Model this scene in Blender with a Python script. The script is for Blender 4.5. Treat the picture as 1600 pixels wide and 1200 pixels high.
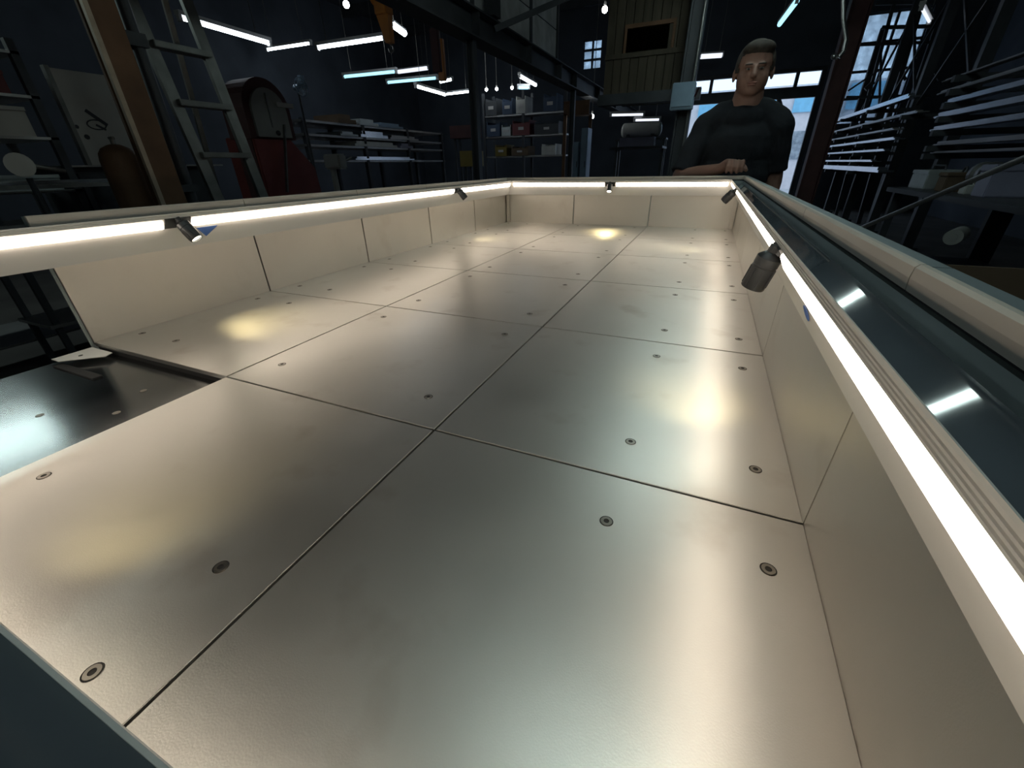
import bpy, bmesh, math, random
from mathutils import Vector, Matrix
random.seed(7)
R = math.radians
scene = bpy.context.scene
for o in list(bpy.data.objects): bpy.data.objects.remove(o)
COL = scene.collection

# ------------------------------------------------------------------ camera, world, exposure
S = 0.457                 # one floor plate of the table, metres
TZ = 0.87                 # height of the table's steel floor above the ground
F_PX = 636.0
CAM = Vector((-0.15149, -0.39964, 1.20578))
RGT = Vector((0.91537409, 0.40216642, -0.01877372))
UPV = Vector((-0.175192, 0.43987319, 0.88080607))
FWD = Vector((-0.36248868, 0.80297805, -0.47310486))
cam_d = bpy.data.cameras.new('camera'); cam = bpy.data.objects.new('camera', cam_d); COL.objects.link(cam)
cam_d.sensor_width = 36.0; cam_d.lens = F_PX / 1600 * 36; cam_d.clip_start = 0.01; cam_d.clip_end = 200
m3 = Matrix((RGT, UPV, -FWD)).transposed().normalized()
cam.matrix_world = Matrix.Translation(CAM) @ m3.to_4x4()
scene.camera = cam

world = bpy.data.worlds.new('overcast_sky'); scene.world = world; world.use_nodes = True
bg = world.node_tree.nodes['Background']
bg.inputs['Color'].default_value = (0.62, 0.80, 1.0, 1); bg.inputs['Strength'].default_value = 1.5
vs = scene.view_settings
vs.view_transform = 'Standard'; vs.look = 'None'; vs.exposure = 0.0; vs.gamma = 1.0; vs.use_curve_mapping = False

LED_E = 9.4; SPOT_W = 4.2; TUBE_E = 14.0

# ------------------------------------------------------------------ helpers
def at(px, py, axis, val):
    """point on the ray of a photo pixel (1600x1200) where world axis == val"""
    d = FWD + RGT * ((px - 800) / F_PX) - UPV * ((py - 600) / F_PX)
    i = 'xyz'.index(axis)
    return CAM + d * ((val - CAM[i]) / d[i])

def mat(name, col, metal=0.0, rough=0.6, var=0.12, scale=6.0, bump=0.0, bscale=60.0, spec=0.5, stretch=None, rvar=0.0, coat=0.0):
    m = bpy.data.materials.new(name); m.use_nodes = True
    nt = m.node_tree; N = nt.nodes; L = nt.links; b = N['Principled BSDF']
    b.inputs['Metallic'].default_value = metal; b.inputs['Roughness'].default_value = rough
    b.inputs['Specular IOR Level'].default_value = spec
    if coat: b.inputs['Coat Weight'].default_value = coat; b.inputs['Coat Roughness'].default_value = 0.1
    tc = N.new('ShaderNodeTexCoord'); mp = N.new('ShaderNodeMapping')
    if stretch: mp.inputs['Scale'].default_value = stretch
    L.new(tc.outputs['Object'], mp.inputs['Vector'])
    nz = N.new('ShaderNodeTexNoise'); nz.inputs['Scale'].default_value = scale; nz.inputs['Detail'].default_value = 5
    L.new(mp.outputs['Vector'], nz.inputs['Vector'])
    rp = N.new('ShaderNodeMapRange'); rp.inputs['From Min'].default_value = 0.25; rp.inputs['From Max'].default_value = 0.75
    rp.inputs['To Min'].default_value = 1 - var; rp.inputs['To Max'].default_value = 1 + var
    L.new(nz.outputs['Fac'], rp.inputs['Value'])
    vm = N.new('ShaderNodeVectorMath'); vm.operation = 'SCALE'; vm.inputs[0].default_value = col[:3]
    L.new(rp.outputs['Result'], vm.inputs['Scale']); L.new(vm.outputs['Vector'], b.inputs['Base Color'])
    if rvar:
        r2 = N.new('ShaderNodeMapRange'); r2.inputs['From Min'].default_value = 0.25; r2.inputs['From Max'].default_value = 0.75
        r2.inputs['To Min'].default_value = rough - rvar; r2.inputs['To Max'].default_value = rough + rvar
        L.new(nz.outputs['Fac'], r2.inputs['Value']); L.new(r2.outputs['Result'], b.inputs['Roughness'])
    if bump:
        n2 = N.new('ShaderNodeTexNoise'); n2.inputs['Scale'].default_value = bscale; n2.inputs['Detail'].default_value = 3
        L.new(mp.outputs['Vector'], n2.inputs['Vector'])
        bp = N.new('ShaderNodeBump'); bp.inputs['Strength'].default_value = bump; bp.inputs['Distance'].default_value = 0.01
        L.new(n2.outputs['Fac'], bp.inputs['Height']); L.new(bp.outputs['Normal'], b.inputs['Normal'])
    return m

def emit(name, col, strength):
    m = bpy.data.materials.new(name); m.use_nodes = True
    b = m.node_tree.nodes['Principled BSDF']
    b.inputs['Base Color'].default_value = (0.8, 0.8, 0.8, 1)
    b.inputs['Emission Color'].default_value = (*col, 1); b.inputs['Emission Strength'].default_value = strength
    return m

def box(bm, x0, x1, y0, y1, z0, z1, mi=0):
    x0, x1 = min(x0, x1), max(x0, x1); y0, y1 = min(y0, y1), max(y0, y1); z0, z1 = min(z0, z1), max(z0, z1)
    v = [bm.verts.new(p) for p in ((x0,y0,z0),(x1,y0,z0),(x1,y1,z0),(x0,y1,z0),(x0,y0,z1),(x1,y0,z1),(x1,y1,z1),(x0,y1,z1))]
    for q in ((3,2,1,0),(4,5,6,7),(0,1,5,4),(1,2,6,5),(2,3,7,6),(3,0,4,7)):
        bm.faces.new([v[i] for i in q]).material_index = mi
    return v

def frame_of(d):
    d = Vector(d).normalized(); a = Vector((0,0,1)) if abs(d.z) < 0.9 else Vector((1,0,0))
    u = d.cross(a).normalized(); return u, d.cross(u).normalized()

def tube(bm, p0, p1, r0, r1=None, seg=12, cap=True, mi=0):
    p0, p1 = Vector(p0), Vector(p1); r1 = r0 if r1 is None else r1
    u, w = frame_of(p1 - p0); A = []; B = []
    for i in range(seg):
        t = 2*math.pi*i/seg; c = u*math.cos(t) + w*math.sin(t)
        A.append(bm.verts.new(p0 + c*r0)); B.append(bm.verts.new(p1 + c*r1))
    for i in range(seg):
        j = (i+1) % seg; bm.faces.new((A[i], A[j], B[j], B[i])).material_index = mi
    if cap:
        bm.faces.new(A[::-1]).material_index = mi; bm.faces.new(B).material_index = mi

def path(bm, pts, r, seg=8):
    for a, b in zip(pts, pts[1:]): tube(bm, a, b, r, seg=seg)

def bar(bm, p0, p1, w, h, up=(0,0,1)):
    """rectangular bar from p0 to p1"""
    p0, p1 = Vector(p0), Vector(p1); d = (p1-p0).normalized(); up = Vector(up)
    s = d.cross(up)
    if s.length < 1e-4: s = d.cross(Vector((1,0,0)))
    s.normalize(); t = s.cross(d).normalized()
    v = []
    for p in (p0, p1):
        for a, b in ((-1,-1),(1,-1),(1,1),(-1,1)): v.append(bm.verts.new(p + s*(a*w/2) + t*(b*h/2)))
    for q in ((3,2,1,0),(4,5,6,7),(0,1,5,4),(1,2,6,5),(2,3,7,6),(3,0,4,7)): bm.faces.new([v[i] for i in q])

def ball(bm, c, rx, ry=None, rz=None, seg=16, rings=10):
    ry = rx if ry is None else ry; rz = rx if rz is None else rz
    c = Vector(c); rows = []
    for i in range(1, rings):
        t = math.pi*i/rings
        rows.append([bm.verts.new(c + Vector((rx*math.sin(t)*math.cos(2*math.pi*j/seg), ry*math.sin(t)*math.sin(2*math.pi*j/seg), rz*math.cos(t)))) for j in range(seg)])
    top = bm.verts.new(c + Vector((0,0,rz))); bot = bm.verts.new(c - Vector((0,0,rz)))
    for j in range(seg):
        k = (j+1) % seg
        bm.faces.new((top, rows[0][j], rows[0][k])); bm.faces.new((bot, rows[-1][k], rows[-1][j]))
        for a, b in zip(rows, rows[1:]): bm.faces.new((a[j], b[j], b[k], a[k]))

def poly_extrude(bm, A, B):
    """solid between two matching closed polygons (lists of points)"""
    a = [bm.verts.new(p) for p in A]; b = [bm.verts.new(p) for p in B]; n = len(a)
    for i in range(n):
        j = (i+1) % n; bm.faces.new((a[i], a[j], b[j], b[i]))
    bm.faces.new(a[::-1]); bm.faces.new(b)

def wloc(o):
    v = Vector((0,0,0))
    while o is not None: v = v + o.location; o = o.parent
    return v

def mesh_of(name, bm, mats, bevel=0.0, smooth=False, origin=(0,0,0)):
    if bevel: bmesh.ops.bevel(bm, geom=bm.edges[:], offset=bevel, segments=2, affect='EDGES', clamp_overlap=True)
    bmesh.ops.recalc_face_normals(bm, faces=bm.faces)
    bmesh.ops.translate(bm, verts=bm.verts, vec=-Vector(origin))
    me = bpy.data.meshes.new(name); bm.to_mesh(me); bm.free()
    for m in (mats if isinstance(mats, (list, tuple)) else [mats]): me.materials.append(m)
    if smooth:
        for p in me.polygons: p.use_smooth = True
        try: me.set_sharp_from_angle(angle=R(40))
        except Exception: pass
    return me

def link(name, me, parent=None, loc=(0,0,0), kind=None, label=None):
    o = bpy.data.objects.new(name, me); COL.objects.link(o); o.parent = parent; o.location = loc
    if kind: o['kind'] = kind
    if label: o['label'] = label
    return o

def obj(name, bm, mats, parent=None, bevel=0.0, smooth=False, label=None, kind=None):
    """bm is in world coordinates; a top-level object gets its origin at the middle of its base"""
    if parent is not None: org = wloc(parent); loc = (0,0,0)
    else:
        xs = [v.co.x for v in bm.verts]; ys = [v.co.y for v in bm.verts]; zs = [v.co.z for v in bm.verts]
        org = Vector(((min(xs)+max(xs))/2, (min(ys)+max(ys))/2, min(zs))); loc = org
    return link(name, mesh_of(name, bm, mats, bevel, smooth, org), parent, loc, kind, label)

def tag(o, label, cat, group=None):
    o['label'] = label; o['category'] = cat
    if group: o['group'] = group
    return o

def thing(name, label, cat, loc, group=None):
    o = bpy.data.objects.new(name, None); COL.objects.link(o); o.location = loc
    o.empty_display_size = 0.05
    return tag(o, label, cat, group)

def one(name, label, cat, fn, mats, group=None, bevel=0.0, smooth=False):
    bm = bmesh.new(); fn(bm); o = obj(name, bm, mats, None, bevel, smooth)
    return tag(o, label, cat, group)

def part(name, fn, mats, parent, bevel=0.0, smooth=False, label=None):
    bm = bmesh.new(); fn(bm); return obj(name, bm, mats, parent, bevel, smooth, label)

def struct(name, fn, mats, bevel=0.0, label=None, cat=None):
    bm = bmesh.new(); fn(bm); o = obj(name, bm, mats, None, bevel); o['kind'] = 'structure'
    if label: o['label'] = label
    if cat: o['category'] = cat
    return o

# ------------------------------------------------------------------ materials
def satin_steel(name, col, rough, metal=1.0, smudge=0.25):
    m = mat(name, col, metal=metal, rough=rough, var=0.05, scale=3.0, rvar=0.0, bump=0.035, bscale=700)
    nt = m.node_tree; N = nt.nodes; L = nt.links; b = N['Principled BSDF']
    tc = N.new('ShaderNodeTexCoord')
    n1 = N.new('ShaderNodeTexNoise'); n1.inputs['Scale'].default_value = 2.2; n1.inputs['Detail'].default_value = 6; n1.inputs['Roughness'].default_value = 0.6
    geo = N.new('ShaderNodeNewGeometry')
    L.new(geo.outputs['Position'], n1.inputs['Vector'])
    mr = N.new('ShaderNodeMapRange'); mr.inputs['From Min'].default_value = 0.3; mr.inputs['From Max'].default_value = 0.7
    mr.inputs['To Min'].default_value = rough - 0.05; mr.inputs['To Max'].default_value = rough + 0.06
    L.new(n1.outputs['Fac'], mr.inputs['Value']); L.new(mr.outputs['Result'], b.inputs['Roughness'])
    # finger smudges and rub marks
    n2 = N.new('ShaderNodeTexNoise'); n2.inputs['Scale'].default_value = 9.0; n2.inputs['Detail'].default_value = 4
    L.new(geo.outputs['Position'], n2.inputs['Vector'])
    cr = N.new('ShaderNodeMapRange'); cr.inputs['From Min'].default_value = 0.60; cr.inputs['From Max'].default_value = 0.78
    cr.inputs['To Min'].default_value = 0.0; cr.inputs['To Max'].default_value = smudge
    L.new(n2.outputs['Fac'], cr.inputs['Value'])
    src = b.inputs['Base Color'].links[0].from_socket
    mx = N.new('ShaderNodeMixRGB'); mx.blend_type = 'MULTIPLY'; mx.inputs['Color2'].default_value = (0.62, 0.55, 0.5, 1)
    L.new(cr.outputs['Result'], mx.inputs['Fac']); L.new(src, mx.inputs['Color1']); L.new(mx.outputs['Color'], b.inputs['Base Color'])
    return m

M = {}
M['floor_steel'] = satin_steel('satin_floor_steel', (0.66, 0.645, 0.61), 0.37, metal=0.97, smudge=0.5)
M['wall_steel'] = satin_steel('satin_wall_steel', (0.64, 0.61, 0.56), 0.38, metal=1.0)
M['fascia'] = mat('fascia_aluminium', (0.70, 0.68, 0.65), metal=0.15, rough=0.5, var=0.04)
M['rail'] = mat('rail_strip_aluminium', (0.66, 0.60, 0.53), metal=0.3, rough=0.55, var=0.05, scale=10)
M['teal'] = mat('slate_painted_steel', (0.50, 0.57, 0.57), metal=0.3, rough=0.45, var=0.06)
M['cap'] = mat('slate_cap_steel', (0.24, 0.29, 0.31), metal=0.3, rough=0.45, var=0.06)
M['trough'] = mat('dark_gloss_glass', (0.12, 0.14, 0.165), rough=0.045, var=0.1, spec=0.9)
M['deck'] = mat('dark_scuffed_deck_steel', (0.30, 0.31, 0.32), metal=1.0, rough=0.17, var=0.12, scale=8, rvar=0.03)
M['gapblack'] = mat('black_rubber', (0.012, 0.012, 0.013), rough=0.8)
M['bolt'] = mat('zinc_bolt', (0.30, 0.28, 0.25), metal=1.0, rough=0.32, var=0.1, scale=40)
M['socket'] = mat('dark_socket', (0.03, 0.028, 0.026), metal=0.6, rough=0.5)
M['spotblack'] = mat('graphite_spot_housing', (0.055, 0.058, 0.062), metal=0.5, rough=0.4, var=0.08)
M['led'] = emit('warm_led_diffuser', (1.0, 0.855, 0.69), LED_E)
M['lens'] = emit('spot_lens', (1.0, 0.9, 0.68), 14.0)
M['tape'] = mat('blue_masking_tape', (0.07, 0.16, 0.46), rough=0.8, var=0.1, scale=60)
M['concrete'] = mat('dusty_concrete', (0.11, 0.105, 0.10), rough=0.85, var=0.3, scale=1.5, bump=0.1)
M['wallpaint'] = mat('grimy_wall_paint', (0.060, 0.072, 0.092), rough=0.85, var=0.3, scale=1.2)
M['ceil'] = mat('dark_corrugated_roof', (0.05, 0.06, 0.075), rough=0.8, var=0.25, scale=1.0)
M['rust'] = mat('rusty_brown_steel', (0.16, 0.085, 0.045), metal=0.2, rough=0.65, var=0.3, scale=5, bump=0.1)
M['rust_lit'] = mat('lit_flange_edge', (0.45, 0.36, 0.27), metal=0.3, rough=0.5, var=0.2, scale=15)  # lighter tone for the flange edge that catches the light
M['darksteel'] = mat('dark_painted_steel', (0.05, 0.056, 0.065), metal=0.3, rough=0.5, var=0.25, scale=4)
M['redsteel'] = mat('red_oxide_steel', (0.085, 0.035, 0.035), metal=0.2, rough=0.6, var=0.3, scale=4)
M['alu'] = mat('ladder_aluminium', (0.20, 0.205, 0.20), metal=0.6, rough=0.42, var=0.2, scale=12)
M['white'] = mat('offwhite_board', (0.52, 0.51, 0.48), rough=0.6, var=0.1, scale=4)
M['ink'] = mat('dark_ink', (0.05, 0.05, 0.06), rough=0.7)
M['red'] = mat('red_machine_enamel', (0.20, 0.045, 0.04), rough=0.4, var=0.2, scale=4)
M['grey'] = mat('grey_machine_enamel', (0.28, 0.29, 0.28), rough=0.45, var=0.1, scale=5)
M['bluemetal'] = mat('pale_blue_metal', (0.20, 0.29, 0.38), metal=0.3, rough=0.4, var=0.1)
M['stock'] = mat('bright_bar_stock', (0.70, 0.74, 0.80), metal=1.0, rough=0.24, var=0.12, scale=3)
M['stockdull'] = mat('dull_bar_stock', (0.42, 0.42, 0.42), metal=1.0, rough=0.42, var=0.2, scale=3)
M['sheet'] = mat('pale_sheet_stock', (0.50, 0.55, 0.56), metal=0.5, rough=0.45, var=0.12)
M['ply'] = mat('weathered_plank', (0.075, 0.062, 0.042), rough=0.75, var=0.25, scale=3, stretch=(8, 8, 0.7))
M['orange'] = mat('orange_hoist_paint', (0.62, 0.22, 0.03), rough=0.45, var=0.15)
M['chain'] = mat('oiled_chain_steel', (0.25, 0.24, 0.22), metal=0.9, rough=0.4)
M['bin_blue'] = mat('blue_plastic_bin', (0.03, 0.06, 0.12), rough=0.5)
M['bin_red'] = mat('red_plastic_bin', (0.14, 0.025, 0.03), rough=0.5)
M['bin_yellow'] = mat('yellow_plastic', (0.20, 0.15, 0.03), rough=0.5)
M['card'] = mat('brown_cardboard', (0.13, 0.092, 0.06), rough=0.85, var=0.15)
M['lilac'] = mat('pale_lilac_box', (0.26, 0.27, 0.38), rough=0.6)
M['tank'] = mat('pale_grey_tank', (0.50, 0.52, 0.50), rough=0.4, var=0.1)
M['skin'] = mat('skin', (0.33, 0.185, 0.14), rough=0.55, var=0.08, scale=14)
M['shirt'] = mat('dark_navy_cotton', (0.013, 0.017, 0.024), rough=0.9, var=0.2, scale=30, bump=0.1, bscale=200)
M['jeans'] = mat('dark_denim', (0.03, 0.035, 0.05), rough=0.9, var=0.2, scale=30)
M['hair'] = mat('greying_brown_hair', (0.055, 0.045, 0.038), rough=0.7, var=0.35, scale=60, stretch=(1, 1, 0.3))
M['eye'] = mat('eye_white', (0.42, 0.38, 0.35), rough=0.2)
M['iris'] = mat('dark_iris', (0.03, 0.02, 0.015), rough=0.2)
M['lip'] = mat('lip_skin', (0.40, 0.19, 0.15), rough=0.5)
M['boot'] = mat('black_leather', (0.02, 0.018, 0.016), rough=0.5)
M['tubecool'] = emit('cool_white_tube', (0.80, 0.91, 1.0), TUBE_E)
M['tubecyan'] = emit('cyan_tinted_tube', (0.36, 0.80, 1.0), 1.6)
M['tubeover'] = emit('mint_white_tube', (0.80, 1.0, 0.95), 30.0)
M['tubedim'] = emit('dim_tube', (0.8, 0.85, 0.95), 1.2)
M['bulb'] = emit('bright_bulb', (0.95, 1.0, 0.98), TUBE_E * 2)
M['fixture'] = mat('white_light_fitting', (0.5, 0.5, 0.5), rough=0.5)
M['outwall'] = mat('pale_neighbour_wall', (0.72, 0.68, 0.70), rough=0.8, var=0.1)
M['outground'] = mat('pale_yard_concrete', (0.45, 0.45, 0.46), rough=0.9, var=0.15)
M['outblue'] = mat('blue_cladding', (0.22, 0.55, 0.78), rough=0.5, var=0.1)

def glass_mat(name, tint, fac):
    m = bpy.data.materials.new(name); m.use_nodes = True; nt = m.node_tree; N = nt.nodes; L = nt.links
    b = N['Principled BSDF']; b.inputs['Base Color'].default_value = (*tint, 1); b.inputs['Roughness'].default_value = 0.35
    tr = N.new('ShaderNodeBsdfTransparent'); tr.inputs['Color'].default_value = (*tint, 1)
    nz = N.new('ShaderNodeTexNoise'); nz.inputs['Scale'].default_value = 5; nz.inputs['Detail'].default_value = 6
    geo = N.new('ShaderNodeNewGeometry'); L.new(geo.outputs['Position'], nz.inputs['Vector'])
    mr = N.new('ShaderNodeMapRange'); mr.inputs['From Min'].default_value = 0.3; mr.inputs['From Max'].default_value = 0.7
    mr.inputs['To Min'].default_value = fac - 0.18; mr.inputs['To Max'].default_value = fac + 0.18
    L.new(nz.outputs['Fac'], mr.inputs['Value'])
    mx = N.new('ShaderNodeMixShader'); L.new(mr.outputs['Result'], mx.inputs['Fac'])
    L.new(tr.outputs['BSDF'], mx.inputs[1]); L.new(b.outputs['BSDF'], mx.inputs[2])
    L.new(mx.outputs['Shader'], N['Material Output'].inputs['Surface']); return m
M['pane'] = glass_mat('dirty_pane', (0.75, 0.82, 0.88), 0.35)
M['frosted'] = glass_mat('grimy_grey_pane', (0.60, 0.62, 0.63), 0.78)

# ------------------------------------------------------------------ the building
X0, X1, Y0R, Y1R, ZC = -10.0, 4.6, -6.0, 14.0, 5.0
struct('floor', lambda b: box(b, X0, X1, Y0R, Y1R, -0.1, 0), M['concrete'])
struct('ceiling', lambda b: box(b, X0, X1, Y0R, Y1R, ZC, ZC+0.1), M['ceil'])
struct('wall_left', lambda b: box(b, X0-0.2, X0, Y0R, Y1R, 0, ZC), M['wallpaint'])
struct('wall_right', lambda b: box(b, X1, X1+0.2, Y0R, Y1R, 0, ZC), M['wallpaint'])
struct('wall_front', lambda b: box(b, X0, X1, Y0R-0.2, Y0R, 0, ZC), M['wallpaint'])
# back wall with the yard doorway, a tall window beside it and a small high window
DX0, DX1, DZ = -1.22, 1.95, 3.2
W2 = (2.45, 3.62, 1.95, 4.1); W1 = (-4.2, -3.66, 3.62, 4.3)
def back_wall(b):
    y0, y1 = Y1R, Y1R+0.2
    box(b, X0, W1[0], y0, y1, 0, ZC)
    box(b, W1[0], W1[1], y0, y1, 0, W1[2]); box(b, W1[0], W1[1], y0, y1, W1[3], ZC)
    box(b, W1[1], DX0, y0, y1, 0, ZC)
    box(b, DX0, DX1, y0, y1, DZ, ZC)
    box(b, DX1, W2[0], y0, y1, 0, ZC)
    box(b, W2[0], W2[1], y0, y1, 0, W2[2]); box(b, W2[0], W2[1], y0, y1, W2[3], ZC)
    box(b, W2[1], X1, y0, y1, 0, ZC)
struct('wall_back', back_wall, M['wallpaint'])
# roof purlins are parts of the ceiling's framing
for k in range(9):
    y = -4.5 + k*2.2
    struct('trim_%d' % (k+1), lambda b: box(b, X0, X1, y-0.06, y+0.06, ZC-0.22, ZC), M['darksteel'])

def window(n, x0, x1, z0, z1, cols, rows, label):
    y = Y1R + 0.1
    w = bpy.data.objects.new('window_%d' % n, None); COL.objects.link(w); w.location = ((x0+x1)/2, y, z0)
    w['kind'] = 'structure'; w['label'] = label
    def fr(b):
        t = 0.025
        for i in range(cols+1):
            x = x0 + (x1-x0)*i/cols; box(b, x-t, x+t, y-0.03, y+0.03, z0, z1)
        for j in range(rows+1):
            z = z0 + (z1-z0)*j/rows; box(b, x0, x1, y-0.031, y+0.031, z-t, z+t)
    part('window_frame', fr, M['darksteel'], w)
    for i in range(cols):
        for j in range(rows):
            xa = x0 + (x1-x0)*i/cols; xb = x0 + (x1-x0)*(i+1)/cols
            za = z0 + (z1-z0)*j/rows; zb = z0 + (z1-z0)*(j+1)/rows
            part('pane', lambda b: box(b, xa+0.02, xb-0.02, y-0.004, y+0.004, za+0.02, zb-0.02), M['pane'], w)
window(1, *W1[:2], *W1[2:], 2, 3, 'small high window bright blue above the steel beam')
window(2, *W2[:2], *W2[2:], 2, 4, 'tall dirty window in the back wall behind the racks')
# doorway frame with transom and mullions
dr = bpy.data.objects.new('door_1', None); COL.objects.link(dr); dr.location = ((DX0+DX1)/2, Y1R+0.1, 0); dr['kind'] = 'structure'
dr['label'] = 'wide yard doorway full of daylight behind the man'
def dframe(b):
    y0, y1 = Y1R+0.02, Y1R+0.14
    box(b, DX0, DX0+0.1, y0, y1, 0, DZ); box(b, DX1-0.1, DX1, y0, y1, 0, DZ); box(b, DX0+0.1, DX1-0.1, y0, y1, DZ-0.08, DZ)
part('door_frame', dframe, M['darksteel'], dr)
part('transom', lambda b: box(b, DX0+0.1, DX1-0.1, Y1R+0.02, Y1R+0.14, 2.58, 2.82), M['darksteel'], dr)
for xm in (-0.62, 0.62, 1.35):
    part('mullion', lambda b: box(b, xm-0.04, xm+0.04, Y1R+0.03, Y1R+0.13, 2.82, DZ-0.08), M['darksteel'], dr)
part('brace', lambda b: bar(b, (1.05, Y1R+0.08, 2.6), (1.42, Y1R+0.08, 1.9), 0.09, 0.09), M['darksteel'], dr)
# the yard outside
struct('ground_yard', lambda b: box(b, -16, 16, Y1R+0.2, 34, -0.1, 0), M['outground'])
yb = thing('neighbour_building', 'pale neighbouring building with blue cladding across the yard', 'building', (0, 24, 0))
part('wall', lambda b: box(b, -12, 12, 24, 28, 0, 4.0), M['outwall'], yb)
for k in range(8):
    x = -7 + k*1.9
    part('cladding_panel', lambda b: box(b, x, x+1.2, 23.9, 24, 3.0, 3.9), M['outblue'], yb)
    part('window', lambda b: box(b, x+0.1, x+1.0, 23.93, 24, 1.2, 2.3), M['pane'], yb)

# ------------------------------------------------------------------ the steel-lined table
ROOT = thing('light_table', 'long shallow steel-lined tray table with glowing LED rim', 'table', (-1.5*S, 2*S, 0))
RL = ROOT.location
def P(x, y, z): return Vector((x*S, y*S, z*S + TZ))
YN, YB, XL, XR = -1.0, 5.0, -3.0, 0.0
HOLE = -0.045
part('deck', lambda b: box(b, (XL-0.02)*S, (XR+0.02)*S, (YN-0.02)*S, (YB+0.02)*S, TZ-0.07, TZ+HOLE*S), M['deck'], ROOT)
# floor plates with countersunk socket bolts
GAP = 0.0016
bmp = bmesh.new(); box(bmp, GAP, S-GAP, GAP, S-GAP, -0.0095, 0)
PLATE = mesh_of('floor_plate', bmp, M['floor_steel'], bevel=0.0006)
bmg = bmesh.new()
for (a, b2) in ((0.05, 0.95),):
    box(bmg, 0.004, S-0.004, 0.004, S-0.004, HOLE*S, -0.0096)
GASK = mesh_of('gasket', bmg, M['gapblack'])
def bolt_mesh():
    b = bmesh.new(); n = 20
    prof = [(0.0074, -0.0004), (0.0072, 0.0004), (0.0062, 0.00015), (0.0060, 0.0007), (0.0030, 0.0007)]
    rings = []
    for r, z in prof: rings.append([b.verts.new((r*math.cos(2*math.pi*i/n), r*math.sin(2*math.pi*i/n), z)) for i in range(n)])
    for q, (A, B) in enumerate(zip(rings, rings[1:])):
        for i in range(n):
            f = b.faces.new((A[i], A[(i+1) % n], B[(i+1) % n], B[i])); f.material_index = 1 if q in (1,) else 0
    hx = [b.verts.new((0.0026*math.cos(2*math.pi*i/n), 0.0026*math.sin(2*math.pi*i/n), 0.0001)) for i in range(n)]
    for i in range(n): b.faces.new((rings[-1][i], rings[-1][(i+1) % n], hx[(i+1) % n], hx[i])).material_index = 1
    b.faces.new(hx).material_index = 1
    me = bpy.data.meshes.new('bolt'); bmesh.ops.recalc_face_normals(b, faces=b.faces); b.to_mesh(me); b.free()
    me.materials.append(M['bolt']); me.materials.append(M['socket']); return me
BOLT = bolt_mesh()
BX = {0: (0.09, 0.375), 1: (0.115, 0.863), 2: (0.582, 0.912)}
for c in range(3):
    for r in range(-1, 5):
        if c == 0 and r == -1: continue
        pl = link('floor_plate', PLATE, ROOT, P(-3+c, r, 0) - RL)
        link('gasket', GASK, pl)
        for bx in BX[c]:
            ys = (0.17, 0.835) if not (c == 1 and r == -1) else (0.178, 0.398)
            for by in ys: link('bolt', BOLT, pl, (bx*S, by*S, 0))
# upright liner panels (the near left one is missing)
def panel(fn): return part('wall_panel', fn, M['wall_steel'], ROOT, bevel=0.0008)
g = 0.0022
PT = 0.385
for r in range(-1, 5):
    if r >= 0: panel(lambda b: box(b, XL*S-0.006, XL*S+0.0014, r*S+g, (r+1)*S-g, TZ-0.006, TZ+PT*S))
    panel(lambda b: box(b, XR*S-0.0014, XR*S+0.006, r*S+g*0.35, (r+1)*S-g*0.35, TZ-0.006, TZ+PT*S))
for c in range(-3, 0):
    panel(lambda b: box(b, c*S+g, (c+1)*S-g, YB*S-0.0014, YB*S+0.006, TZ-0.006, TZ+PT*S))
    panel(lambda b: box(b, c*S+g, (c+1)*S-g, YN*S-0.006, YN*S+0.0014, TZ-0.006, TZ+PT*S))
# rim profiles, swept along each side with mitred ends; d = inset from the panel plane, z = height, both in plates
def sidept(side, d, z, a):
    if side == 'R': return P(XR-d, a, z)
    if side == 'L': return P(XL+d, a, z)
    if side == 'B': return P(a, YB-d, z)
    return P(a, YN+d, z)
LIM = {'R': (YN, YB), 'L': (YN, YB), 'B': (XL, XR), 'N': (XL, XR)}
def sweep(bm, side, prof, a0=None, a1=None):
    l0, l1 = LIM[side]
    A = [sidept(side, d, z, (l0 + d) if a0 is None else a0) for d, z in prof]
    B = [sidept(side, d, z, (l1 - d) if a1 is None else a1) for d, z in prof]
    poly_extrude(bm, A, B)
FASC = [(0.055, 0.370), (0.101, 0.474), (0.094, 0.478), (0.048, 0.373)]
CHAN = [(0.1015, 0.4745), (0.1285, 0.5225), (0.1325, 0.5235), (0.1325, 0.5262), (0.1302, 0.5275), (0.1325, 0.5290),
        (0.1325, 0.5315), (0.1302, 0.5328), (0.1325, 0.5341), (0.1325, 0.5368), (0.1302, 0.5380), (0.1325, 0.5395), (0.1335, 0.5440),
        (0.1328, 0.5478), (0.1310, 0.5478), (0.1295, 0.5430), (0.0905, 0.4860), (0.0880, 0.4745)]
LEDP = [(0.1050, 0.4810), (0.1128, 0.4765), (0.1170, 0.4785), (0.1308, 0.5070), (0.1300, 0.5130), (0.1262, 0.5185)]
TROU = [(0.1312, 0.5478), (0.0750, 0.4685), (0.0040, 0.5000), (0.0040, 0.4940), (0.0745, 0.4620), (0.0800, 0.4660), (0.1302, 0.5450)]
BASE = [(0.004, 0.440), (0.004, 0.5300), (-0.030, 0.5300), (-0.030, 0.440)]
STRIP = [(0.006, 0.5400), (0.0075, 0.5600), (0.006, 0.5770), (0.001, 0.5820), (-0.008, 0.5820), (-0.008, 0.5400)]
CAPP = [(-0.008, 0.5300), (-0.008, 0.5790), (-0.040, 0.5790), (-0.040, 0.5300)]
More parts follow.
